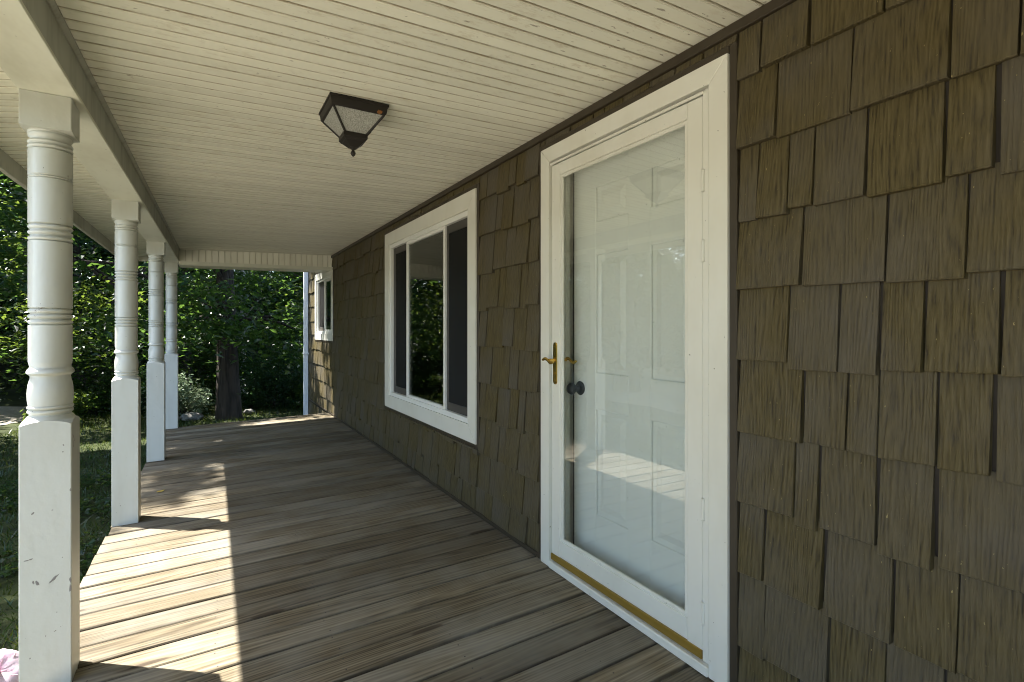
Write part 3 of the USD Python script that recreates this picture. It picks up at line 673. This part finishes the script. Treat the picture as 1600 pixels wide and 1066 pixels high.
for i in range(n_c + 1):
    ya = RY0 + i * CP
    if ya + CP > 7.60: break
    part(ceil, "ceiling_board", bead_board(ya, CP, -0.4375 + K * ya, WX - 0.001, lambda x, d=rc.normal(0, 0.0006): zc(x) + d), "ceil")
head = Thing("end_header", "cream header closing the far end of the porch ceiling, faced with upright beadboard", "header", (0.6, 7.49, 2.03))
HY = 7.495; hx = -0.288
def hz_bot(x): return 2.008 + 0.0185 * (x - hx)
nb = int(round((WX - 0.003 - hx) / CP)); wP = (WX - 0.003 - hx) / nb
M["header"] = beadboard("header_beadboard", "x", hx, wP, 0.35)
for i in range(nb):
    xa = hx + i * wP
    ys_, zs_ = bead_profile(wP, 0.0014)
    P = np.array([(a, b) for a, b in zip(ys_, zs_)])
    bot = np.array([[xa + a, HY + b, hz_bot(xa + a) + 0.048] for a, b in P]); topv = bot.copy(); topv[:, 2] = zc(bot[:, 0]) - 0.001
    n = len(P); k = np.arange(n); j = (k + 1) % n; q = np.stack([k, j, j + n, k + n], 1)
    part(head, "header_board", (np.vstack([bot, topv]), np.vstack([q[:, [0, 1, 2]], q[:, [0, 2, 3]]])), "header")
def slopebox(x0, x1, y0, y1, f0, f1):
    v = np.array([[x, y, (f0, f1)[k](x)] for x in (x0, x1) for y in (y0, y1) for k in (0, 1)], float); return v, BOXF
part(head, "bottom_rail", slopebox(hx, WX - 0.003, HY - 0.008, HY + 0.02, lambda x: hz_bot(x) + 0.012, lambda x: hz_bot(x) + 0.0475), "beam")
part(head, "bottom_board", slopebox(hx, WX - 0.003, HY - 0.010, 7.84, hz_bot, lambda x: hz_bot(x) + 0.0115), "beam")
part(head, "outer_face", slopebox(hx, WX - 0.003, 7.80, 7.838, lambda x: hz_bot(x) + 0.012, lambda x: zc(x) - 0.002), "beam")
roof = Thing("porch_roof", "low porch roof with a beadboard soffit and white fascia overhanging the posts", "roof", (0.0, 3.0, 2.2))
EX = -0.917; KE = 0.010
def zs(x): return 2.130 + 0.18 * (x + 0.866)
for i in range(int((RY1 - RY0) / CP)):
    ya = RY0 + i * CP
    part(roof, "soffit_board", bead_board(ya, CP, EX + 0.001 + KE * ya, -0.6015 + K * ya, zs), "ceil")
part(roof, "fascia", shear(box(EX - 0.028, EX, RY0, RY1 + 0.02, 2.036, 2.205, 0.003), KE), "beam_grey")
part(roof, "end_soffit", slopebox(-0.42, WX - 0.003, 7.845, RY1, lambda x: zc(x) - 0.01, lambda x: zc(x) + 0.004), "beam")
part(roof, "end_fascia", slopebox(-0.84, WX - 0.003, RY1 + 0.001, RY1 + 0.03, lambda x: zc(x) - 0.09, lambda x: 2.22 + 0.30 * (x + 0.9)), "beam")
rv = np.array([[EX - 0.029 + KE * y, y, z] for y in (RY0 - 0.03, RY1 + 0.05) for z in (2.2055, 2.215)] + [[WX - 0.001, y, z] for y in (RY0 - 0.03, RY1 + 0.05) for z in (3.03, 3.06)])
part(roof, "roof_deck", trimesh.convex.convex_hull(rv), "roof")
part(roof, "gable_end", slopebox(-0.84, WX - 0.003, RY0 - 0.02, RY0 - 0.001, lambda x: 2.06, lambda x: 2.22 + 0.30 * (x + 0.9)), "beam")

# ------------------------------------------------------------------ ceiling lamp
LX, LY = 0.572, 2.360; LZ = zc(LX)
lamp = Thing("ceiling_lamp", "dark bronze tapered ceiling lantern with seeded glass panes hanging under the porch ceiling", "ceiling lamp", (LX, LY, LZ))
def sq(hw, z): return [np.array([LX + a * hw, LY + b * hw, z]) for a, b in ((-1, -1), (1, -1), (1, 1), (-1, 1))]
def frust(h0, z0, h1, z1):
    v = np.array(sq(h0, z0) + sq(h1, z1)); f = [[0, 1, 5, 4], [1, 2, 6, 5], [2, 3, 7, 6], [3, 0, 4, 7], [3, 2, 1, 0], [4, 5, 6, 7]]; return v, np.array(f)
T0, T1, B0, B1 = LZ - 0.002, LZ - 0.042, LZ - 0.128, LZ - 0.146
part(lamp, "top_band", [frust(0.118, T1, 0.122, T0 - 0.012), frust(0.126, T0 - 0.012, 0.126, T0), frust(0.113, T1 - 0.006, 0.118, T1)], "bronze")
HT, HB = 0.108, 0.046
zt_, zb_ = T1 - 0.006, B0
ct_, cb_ = sq(HT, zt_), sq(HB, zb_)
for k in range(4):
    part(lamp, "corner_bar", tube([ct_[k], cb_[k]], 0.0058, 6), "bronze")
for k in range(4):
    a, b, c2, d2 = ct_[k], ct_[(k + 1) % 4], cb_[(k + 1) % 4], cb_[k]
    q = np.array([a, b, c2, d2]); cen = np.array([LX, LY, 0.5 * (zt_ + zb_)])
    nrm = np.cross(q[1] - q[0], q[3] - q[0]); nrm /= np.linalg.norm(nrm); nrm *= -np.sign(nrm @ (q.mean(0) - cen))
    v = np.vstack([q, q + nrm * 0.002]); f = np.array([[0, 1, 2, 3], [7, 6, 5, 4], [0, 4, 5, 1], [1, 5, 6, 2], [2, 6, 7, 3], [3, 7, 4, 0]])
    part(lamp, "glass_pane", (v, f), "lamp_glass")
part(lamp, "bottom_cup", [frust(0.052, B1, 0.052, B0 + 0.002), frust(0.043, B1 - 0.010, 0.050, B1), frust(0.016, B1 - 0.034, 0.041, B1 - 0.010)], "bronze")
part(lamp, "finial", move(lathe([(0.016, 0), (0.012, -0.006), (0.006, -0.010), (0.006, -0.014), (0.0105, -0.020), (0.0115, -0.026), (0.008, -0.034), (0.0, -0.042)], 16), (LX, LY, B1 - 0.033)), "bronze", smooth=50)
part(lamp, "bulb_socket", tube([[LX, LY, T1], [LX, LY, T1 - 0.035]], 0.014, 10), "rubber")
def flat_leaf(pos, ang, L, W, tilt=(0, 0), curl=0.15):
    n = 9; u = np.linspace(0, 1, n); w = W * np.sin(np.pi * u ** 0.8) * (1 + 0.25 * np.sin(u * 19))
    V = []
    for sgn in (-1, 0, 1):
        for i in range(n): V.append([u[i] * L - L / 2, sgn * w[i] / 2, curl * L * (abs(sgn) * 0.35 + (u[i] - .5) ** 2)])
    V = np.array(V); ca, sa = math.cos(ang), math.sin(ang)
    V[:, 2] += V[:, 0] * tilt[0] + V[:, 1] * tilt[1]
    V[:, :2] = np.stack([V[:, 0] * ca - V[:, 1] * sa, V[:, 0] * sa + V[:, 1] * ca], 1)
    F = []
    for r in range(2):
        for i in range(n - 1): F.append([r * n + i, r * n + i + 1, (r + 1) * n + i + 1, (r + 1) * n + i])
    return V + pos, np.array(F)
fl = flat_leaf(np.zeros(3), 0.3, 0.028, 0.019)
fv = fl[0][:, [0, 2, 1]] * [1, -1, 1]
single("dead_leaf", (fv + [LX + 0.085, LY - 0.124, T1 - 0.002], fl[1]), "leaf_orange", "small orange dead leaf stuck to the rim of the ceiling lantern", "leaf")
single("fallen_leaf", flat_leaf(np.array([-0.30, 4.77, deck_z(-0.3) + 0.003]), 0.7, 0.06, 0.04), "leaf_yellow", "small yellow leaf lying on the planks near the second post", "leaf")
single("fallen_leaf", flat_leaf(np.array([0.62, 3.93, deck_z(.62) + 0.003]), 2.1, 0.035, 0.022), "nail", "tiny dark dried leaf lying mid deck below the window", "leaf")

# ------------------------------------------------------------------ downspout at the house corner
dsp = Thing("downspout", "pale blue white square downspout at the far corner of the house", "downspout", (WX, 9.45, GZ))
part(dsp, "pipe", box(WX - 0.095, WX - 0.02, 9.40, 9.50, GZ + 0.1, 5.0, 0.008), "steel")
part(dsp, "strap", [box(WX - 0.100, WX - 0.001, 9.392, 9.508, z, z + 0.025, 0.003) for z in (0.78, 3.0)], "steel")
part(house, "corner_board", box(WX - 0.030, WX - 0.0165, 9.56, 9.752, GZ, 5.5, 0.002), "white")

# ------------------------------------------------------------------ vegetation
def leaf_mesh(C, L, rng, droop=0.35, tilt=0.5, ratio=0.55):
    """One folded pointed leaf (two triangles) per centre."""
    n = len(C); a = rng.uniform(0, 2 * np.pi, n)
    ax = np.stack([np.cos(a), np.sin(a), -droop + rng.normal(0, 0.35, n)], 1); ax /= np.linalg.norm(ax, axis=1, keepdims=True)
    up = np.stack([rng.normal(0, tilt, n), rng.normal(0, tilt, n), np.ones(n)], 1)
    sd = np.cross(ax, up); sd /= np.linalg.norm(sd, axis=1, keepdims=True) + 1e-9
    nm = np.cross(sd, ax)
    L = L * rng.uniform(0.65, 1.25, n)[:, None]; W = L * ratio * 0.5
    base, tip = C, C + ax * L
    mid = C + ax * L * 0.45 + nm * L * 0.10
    V = np.stack([base, mid + sd * W, tip, mid - sd * W], 1).reshape(-1, 3)
    o = np.arange(n)[:, None] * 4
    F = np.concatenate([o + [0, 1, 2], o + [0, 2, 3]], 1).reshape(-1, 3)
    return V, F

def crown_points(rng, cx, cy, z0, z1, R, clumps, per, size=0.55, flat=0.35, shell=0.55):
    t = rng.random(clumps); z = z0 + (z1 - z0) * t
    prof = np.sqrt(np.clip(1 - (2 * t - 0.85) ** 2 * 0.72, 0.05, 1))
    r = R * prof * np.sqrt(rng.uniform(shell ** 2, 1, clumps) * rng.uniform(0.55, 1, clumps)); a = rng.uniform(0, 2 * np.pi, clumps)
    K_ = np.stack([cx + r * np.cos(a), cy + r * np.sin(a), z], 1)
    k = rng.integers(0, clumps, clumps * per)
    sz = size * rng.uniform(0.6, 1.3, clumps)[k]
    P = K_[k] + rng.normal(0, 1, (len(k), 3)) * np.stack([sz, sz, sz * flat], 1)
    P[:, 2] -= 0.18 * ((P[:, :2] - K_[k][:, :2]) ** 2).sum(1)
    return K_, P

def sunlane(P):
    """True for leaves that would keep the sun off the bright planks between the first two posts."""
    lx, ly = P[:, 0] + 0.495 * P[:, 2], P[:, 1] - 0.402 * P[:, 2]
    edge = 3.95 + 0.28 * (meshkit.noise(np.stack([lx * 2.2, ly * 0.7, P[:, 2] * 0.25], -1)) - 0.5)
    dn = meshkit.noise(np.stack([lx * 4.5, ly * 2.6, 0 * lx + 2.5], -1))
    dapple = (lx > -0.5) & (lx < 0.3) & (ly < 5.7) & (dn > 0.47 + 0.07 * (ly - 3.9))
    return ((lx > -2.2) & (lx < 1.2) & (ly < edge)) | dapple

def wall_gaps(P):
    """gaps in the crowns through which the sun reaches the house corner and the end of the deck in patches."""
    lx, ly = P[:, 0] + 0.495 * (P[:, 2] - 1), P[:, 1] - 0.402 * (P[:, 2] - 1)
    nz = meshkit.noise(np.stack([lx * 2.6, ly * 2.6, 0 * lx + 4], -1))
    a = (lx > 1.0) & (lx < 2.1) & (ly > 7.0) & (ly < 9.0) & (nz > 0.36)
    l0, m0 = P[:, 0] + 0.495 * P[:, 2], P[:, 1] - 0.402 * P[:, 2]
    b = ((l0 - 0.74) / 0.42) ** 2 + ((m0 - 7.42) / 0.16) ** 2 < 1
    d_ = ((l0 + 3.4) / 0.9) ** 2 + ((m0 - 12.8) / 0.8) ** 2 < 1
    nf = meshkit.noise(np.stack([l0 * 0.75, m0 * 0.75, 0 * l0 + 9], -1))
    e_ = (m0 > 10.6) & (nf > 0.57) & (P[:, 2] > 2.6)
    c_ = ((l0 + 1.5) / 0.9) ** 2 + ((m0 - 10.3) / 0.35) ** 2 < 1
    f_ = (((l0 + 0.32) / 0.55) ** 2 + ((m0 - 12.5) / 0.40) ** 2 < 1) & (P[:, 2] > 1.0)
    return a | b | c_ | f_ | d_ | e_ | sunlane(P)

def tree(name, label, x, y, r, h, z0, z1, R, clumps, per, leaf, seed, lm="leaf_a", bm="bark", group=None, size=0.45, lean=(0, 0), cull=None, limb=14, flat=0.35, shell=0.55, low=0):
    rng = np.random.default_rng(seed); gz = float(ground_z(np.array(float(x)), np.array(float(y))))
    t = Thing(name, label, "tree", (x, y, gz), group)
    u = np.linspace(0, 1, 9)
    px = x + lean[0] * u ** 1.3 + 0.10 * r * 4 * np.sin(u * 5 + seed); py = y + lean[1] * u ** 1.3 + 0.10 * r * 4 * np.cos(u * 4 + seed)
    tp = np.stack([px, py, gz - 0.15 + (h + 0.15) * u], 1)
    rad = r * (1 - 0.75 * u); rad[0] *= 1.35; rad[1] *= 1.04
    K_, P = crown_points(rng, x + lean[0] * 0.7, y + lean[1] * 0.7, gz + z0, gz + z1, R, clumps, per, size, flat, shell)
    if low:                       # low boughs that hang round the stem
        a = rng.uniform(0, 2 * np.pi, low); rr_ = rng.uniform(0.5, 2.0, low)
        Kl = np.stack([x + rr_ * np.cos(a), y + rr_ * np.sin(a), gz + rng.uniform(1.45, 3.6, low)], 1)
        k = rng.integers(0, low, low * 170)
        Pl = Kl[k] + rng.normal(0, 1, (len(k), 3)) * [0.36, 0.36, 0.12]
        Pl = Pl[Pl[:, 2] > gz + 0.85 + 0.7 * meshkit.noise(np.stack([Pl[:, 0] * 2.1, Pl[:, 1] * 2.1, 0 * Pl[:, 0]], -1))]
        K_, P = np.vstack([K_, Kl]), np.vstack([P, Pl])
    limbs = [tube(tp, rad, 12)]
    for k in rng.choice(len(K_), min(limb, len(K_)), replace=False):
        q = K_[k]; tz = np.clip((q[2] - gz) * 0.8 - 0.3, 0.15 * h, 0.95 * h)
        b = np.array([np.interp(tz, tp[:, 2] - gz, tp[:, 0]), np.interp(tz, tp[:, 2] - gz, tp[:, 1]), gz + tz])
        w = np.linspace(0, 1, 6)[:, None]; bow = np.array([0, 0, 0.12 * np.linalg.norm(q - b)])
        limbs.append(tube(b + (q - b) * w + bow * np.sin(w * np.pi) + rng.normal(0, 0.04, (6, 3)) * np.sin(w * np.pi), max(r * 0.28, 0.015) * (1 - 0.8 * w[:, 0]), 6))
    if r > 0.14:
        v, f = tube(np.stack([np.interp(np.linspace(0, 1, 60), u, tp[:, k_]) for k_ in range(3)], 1), np.interp(np.linspace(0, 1, 60), u, rad), 44)
        cx_ = np.interp(v[:, 2], tp[:, 2], tp[:, 0]); cy_ = np.interp(v[:, 2], tp[:, 2], tp[:, 1]); an_ = np.arctan2(v[:, 1] - cy_, v[:, 0] - cx_)
        rg_ = meshkit.fbm(np.stack([np.cos(an_) * 4.5, np.sin(an_) * 4.5, v[:, 2] * 0.9 + seed], -1), 3, seed) - 0.5
        k_ = (1 + 0.30 * rg_)[:, None]; v[:, :2] = np.stack([cx_, cy_], 1) + (v[:, :2] - np.stack([cx_, cy_], 1)) * k_
        limbs[0] = (v, f)
    part(t, "trunk", limbs, bm, smooth=50)
    if cull is not None: P = P[~cull(P)]
    P = P[P[:, 2] > gz + 0.05]
    part(t, "crown", leaf_mesh(P, leaf, rng), lm, kind="stuff")
    return t

def shrub(name, label, x, y, R, h, n, leaf, seed, lm, group=None, category="shrub", stems=9, z0=0.0):
    rng = np.random.default_rng(seed); gz = float(ground_z(np.array(float(x)), np.array(float(y))))
    t = Thing(name, label, category, (x, y, gz), group)
    cl = max(8, n // 90)
    d = rng.normal(0, 1, (cl, 3)); d /= np.linalg.norm(d, axis=1, keepdims=True); d[:, 2] = np.abs(d[:, 2])
    K_ = np.array([x, y, gz + z0]) + d * np.array([R, R, h - z0]) * rng.uniform(0.45, 0.95, (cl, 1))
    k = rng.integers(0, cl, n)
    P = K_[k] + rng.normal(0, 1, (n, 3)) * R * 0.16
    P = P[P[:, 2] > gz + 0.02]
    part(t, "stems", [tube([[x + rng.normal(0, .05), y + rng.normal(0, .05), gz - 0.03], (np.array([x, y, gz]) + K_[j]) / 2 + rng.normal(0, .03, 3), K_[j]], [0.012, 0.008, 0.004], 5) for j in rng.choice(cl, min(stems, cl), replace=False)], "bark")
    part(t, "foliage", leaf_mesh(P, leaf, rng, tilt=0.7), lm, kind="stuff")
    return t

WOOD = "trees of the wood round the lawn"
tree("broadleaf_tree", "big dark barked tree standing just past the far end of the deck", 0.34, 11.9, 0.185, 13, 1.6, 13, 3.9, 120, 190, 0.15, 21, "leaf_a", limb=26, size=0.5, cull=wall_gaps, low=20)
tree("broadleaf_tree", "tall leafy tree whose branches hang left of the nearest post", -4.6, 10.4, 0.16, 10, 0.9, 10, 2.9, 90, 190, 0.14, 22, "leaf_a", cull=wall_gaps, limb=22)
tree("shade_tree", "broad tree off to the left of the lawn that shades the deck", -7.4, 11.2, 0.3, 13, 5.0, 13.5, 4.2, 170, 120, 0.17, 23, "leaf_b", cull=wall_gaps, size=0.6)
tree("birch_tree", "slim pale barked birch seen past the header, right of the big trunk", 0.9, 16.4, 0.085, 11, 2.6, 11, 2.4, 80, 120, 0.13, 24, "leaf_b", "bark_pale", limb=14, cull=wall_gaps)
tree("broadleaf_tree", "leafy tree between the nearest and second posts", -1.75, 15.0, 0.15, 9, 0.8, 9, 3.0, 75, 210, 0.14, 25, "leaf_b", limb=20, cull=wall_gaps)
tree("broadleaf_tree", "dark leafy tree showing left of the big trunk between the posts", -0.6, 17.6, 0.17, 10, 0.7, 10, 3.4, 75, 210, 0.16, 26, "leaf_c", limb=18, cull=wall_gaps)
tree("broadleaf_tree", "leafy tree behind the downspout at the house corner", 3.0, 15.6, 0.16, 9, 0.8, 9, 3.0, 70, 210, 0.15, 27, "leaf_a", limb=18, cull=wall_gaps)
far0 = tree("woodland_tree", "dark woodland tree in the depth of the wood, with some added unseen behind the camera to block light", -3.4, 20.5, 0.16, 13, 0.5, 12, 3.3, 80, 160, 0.20, 28, "leaf_c", group=WOOD)
far1 = tree("woodland_tree", "mid green woodland tree in the depth of the wood, with some added unseen behind the camera to block light", 1.6, 21.0, 0.16, 13, 0.5, 12, 3.3, 80, 160, 0.20, 29, "leaf_b", group=WOOD)
rf = np.random.default_rng(77)
spots = [(-5.8, 20.4), (-8.8, 21.0), (-1.0, 23.5), (4.2, 20.0), (3.6, 25.0), (-5.0, 25.5), (-12, 17.5), (-15.5, 20.5), (-18, 15.0), (-13.6, 13.4), (-10.4, 15.8), (-9.2, 19.0), (-14.8, 17.2), (-12.0, 11.6), (-3.4, -9.0), (-8.2, -9.4), (1.0, -9.6), (-13, -8.4), (5.0, -9.0), (-1.2, -12.0), (-6.0, -12.4), (0.5, 28.5), (-9.5, 27.0), (7.4, 23.5), (-13.2, 25.0), (5.8, 29.5), (-3.2, 31.0), (10, 27)]  # trees at negative y are unseen, added to darken light from behind the camera
for i, (x, y) in enumerate(spots):
    src, lb = ((far0, "dark woodland tree in the depth of the wood, with some added unseen behind the camera to block light"), (far1, "mid green woodland tree in the depth of the wood, with some added unseen behind the camera to block light"))[i % 2]
    gz = float(ground_z(np.array(float(x)), np.array(float(y))))
    tcp = copy(src, (x, y, gz), lb, "tree", WOOD)
    tcp.x.AddRotateZOp().Set(float(rf.uniform(0, 360)))
    sc_ = float(rf.uniform(0.9, 1.2)); tcp.x.AddScaleOp().Set(Gf.Vec3f(sc_, sc_, sc_))
# far-off wood that reads as one mass
rw = np.random.default_rng(91); n = 90000
az = rw.uniform(-1.35, 0.55, n); dist = rw.uniform(24, 44, n)
cl = rw.integers(0, 900, n); ca, cd, cz = rw.uniform(-1.35, 0.55, 900), rw.uniform(24, 44, 900), rw.random(900) ** 1.1 * 15
wx = cd[cl] * np.sin(ca[cl]) + rw.normal(0, 0.8, n); wy = cd[cl] * np.cos(ca[cl]) + rw.normal(0, 0.8, n)
wz = ground_z(wx, wy) + cz[cl] + rw.normal(0, 0.4, n)
single("far_woods", leaf_mesh(np.stack([wx, wy, wz], 1), 0.42, rw), "leaf_c", "dense dark green woodland filling the far background", "woodland", kind="stuff")

shrub("pale_shrub", "shrub with pale variegated leaves beside the stones left of the big trunk", -0.50, 12.75, 0.62, 0.95, 2600, 0.085, 41, "leaf_pale")
shrub("leafy_shrub", "dark leafy shrub right of the big trunk with sun flecks", 1.35, 13.2, 0.85, 1.5, 4200, 0.085, 42, "leaf_c")
shrub("leafy_shrub", "green shrub next to the downspout behind the end of the deck", 2.3, 12.6, 0.8, 1.15, 3600, 0.08, 43, "leaf_b")
shrub("leafy_shrub", "bushy green shrub in the background between the nearest and second posts", -2.1, 14.2, 0.9, 1.3, 4200, 0.085, 44, "leaf_a")
shrub("leafy_shrub", "low yellow green shrub at the lawn edge beside the gravel drive", -2.35, 12.5, 0.5, 0.75, 1800, 0.08, 45, "leaf_b")
shrub("leafy_shrub", "dark shrub in the shade behind the second post", -1.2, 13.6, 0.7, 1.1, 3000, 0.08, 46, "leaf_c")
shrub("leafy_shrub", "tall dark shrub directly behind the big trunk", 0.5, 14.6, 1.0, 1.9, 4500, 0.09, 47, "leaf_a")

def stone(seed, x, y, z, R, sq_):
    rng = np.random.default_rng(seed); m = trimesh.creation.icosphere(3, 1.0); v = np.array(m.vertices)
    v *= (0.75 + 0.5 * meshkit.fbm(v * 1.6 + seed * 7, 3, seed))[:, None]; v *= np.array(sq_) * R
    return v + [x, y, z], np.array(m.faces)
for sd, x, y, R, sq_, lb in ((1, -0.62, 12.0, 0.15, (1.2, 0.8, 0.6), "dark rounded stone left of the pale shrub"), (2, -0.24, 12.05, 0.15, (1.3, 0.8, 0.6), "flat pale stone beside the big tree trunk"), (3, 0.78, 12.2, 0.10, (1.2, 0.9, 0.6), "small pale stone right of the big tree trunk")):
    single("stone", stone(sd, x, y, GZ + 0.06, R, sq_), "rock", lb, "stone", smooth=40)

# grass and low ground cover on the lawn
rr = np.random.default_rng(55)
n = 60000
qx = rr.uniform(-5.5, 2.6, n); qy = 2.0 + (13.5) * rr.random(n) ** 1.25
keep = (qx < -0.62 + K * qy) | (qy > 7.85); keep &= ~((qx > 1.5) & (qy < 9.9))
keep &= ~((qx < -2.9) & (qy > 12.0))
qx, qy = qx[keep], qy[keep]; n = len(qx)
dense = meshkit.noise(np.stack([qx * 1.1, qy * 1.1, 0 * qx], -1))
hgt = (0.035 + 0.05 * rr.random(n)) * (0.6 + 0.9 * dense)
a = rr.uniform(0, 2 * np.pi, n); ww = 0.004 + 0.004 * rr.random(n)
lean = rr.normal(0, 0.6, (n, 2)) * hgt[:, None]
B = np.stack([qx, qy, np.full(n, GZ - 0.003)], 1)
o1 = np.stack([np.cos(a) * ww, np.sin(a) * ww, np.zeros(n)], 1)
tip = B + np.stack([lean[:, 0], lean[:, 1], hgt], 1)
V = np.stack([B - o1, B + o1, tip], 1).reshape(-1, 3); F = np.arange(3 * n).reshape(-1, 3)
single("grass", (V, F), "grass", "short dark green grass of the shaded lawn", "grass", kind="stuff")
n = 9000
qx = rr.uniform(-3.2, -0.66, n); qy = rr.uniform(2.4, 8.0, n)
kp = meshkit.noise(np.stack([qx * 1.7, qy * 1.7, 0 * qx + 3], -1)) > 0.42
qx, qy = qx[kp], qy[kp]; kk = qx < -0.66 + K * qy
C = np.stack([qx[kk], qy[kk], GZ + rr.uniform(0.02, 0.10, kk.sum())], 1)
single("ground_cover", leaf_mesh(C, 0.05, rr, droop=0.1, tilt=0.35, ratio=0.9), "leaf_b", "small leaved ground cover beside the deck edge", "ground cover", kind="stuff")

# pink blossom at the deck edge by the nearest post
fx_, fy_, fz_ = -0.690, 2.70, -0.095
fw = Thing("pink_flower", "pale pink blossom at the deck edge beside the nearest post", "flower", (fx_, fy_, GZ))
fd = np.array([0.25, -0.75, 0.6]); fd /= np.linalg.norm(fd)
ea = np.cross(fd, [0, 0, 1.0]); ea /= np.linalg.norm(ea); eb = np.cross(ea, fd)
for k in range(5):
    an = k * 2 * np.pi / 5 + 0.35; n_ = 9
    u = np.linspace(0.05, 1, n_); W = 0.052 * np.sin(np.pi * np.clip(u, 0, 1) ** 1.3 * 0.83) ** 0.8
    V = []
    for q in np.linspace(-1, 1, 7):
        for i in range(n_):
            rad_ = 0.085 * u[i] * (1 - 0.10 * q * q); sd_ = q * W[i]
            lift = 0.030 * u[i] ** 0.7 - 0.028 * u[i] ** 3 + 0.004 * math.sin(9 * q + 7 * u[i] + k)
            e1 = math.cos(an) * ea + math.sin(an) * eb; e2 = -math.sin(an) * ea + math.cos(an) * eb
            V.append(np.array([fx_, fy_, fz_]) + e1 * rad_ + e2 * sd_ + fd * (lift + 0.002 * k))
    F = [[q * n_ + i, q * n_ + i + 1, (q + 1) * n_ + i + 1, (q + 1) * n_ + i] for q in range(6) for i in range(n_ - 1)]
    part(fw, "petal", (np.array(V), np.array(F)), "petal", smooth=60)
part(fw, "flower_centre", tube([np.array([fx_, fy_, fz_]), np.array([fx_, fy_, fz_]) + fd * 0.05], [0.012, 0.006], 8), "petal_deep", smooth=50)
part(fw, "stem", tube([[fx_ - 0.05, fy_ + 0.05, GZ - 0.02], [fx_ - 0.03, fy_ + 0.03, -0.35], np.array([fx_, fy_, fz_])], [0.006, 0.005, 0.004], 6), "leaf_b", smooth=50)
rl = np.random.default_rng(8)
part(fw, "leaves", leaf_mesh(np.array([fx_ - 0.04, fy_ + 0.04, -0.36]) + rl.normal(0, 1, (36, 3)) * [0.06, 0.07, 0.09], 0.08, rl), "leaf_b", kind="stuff")
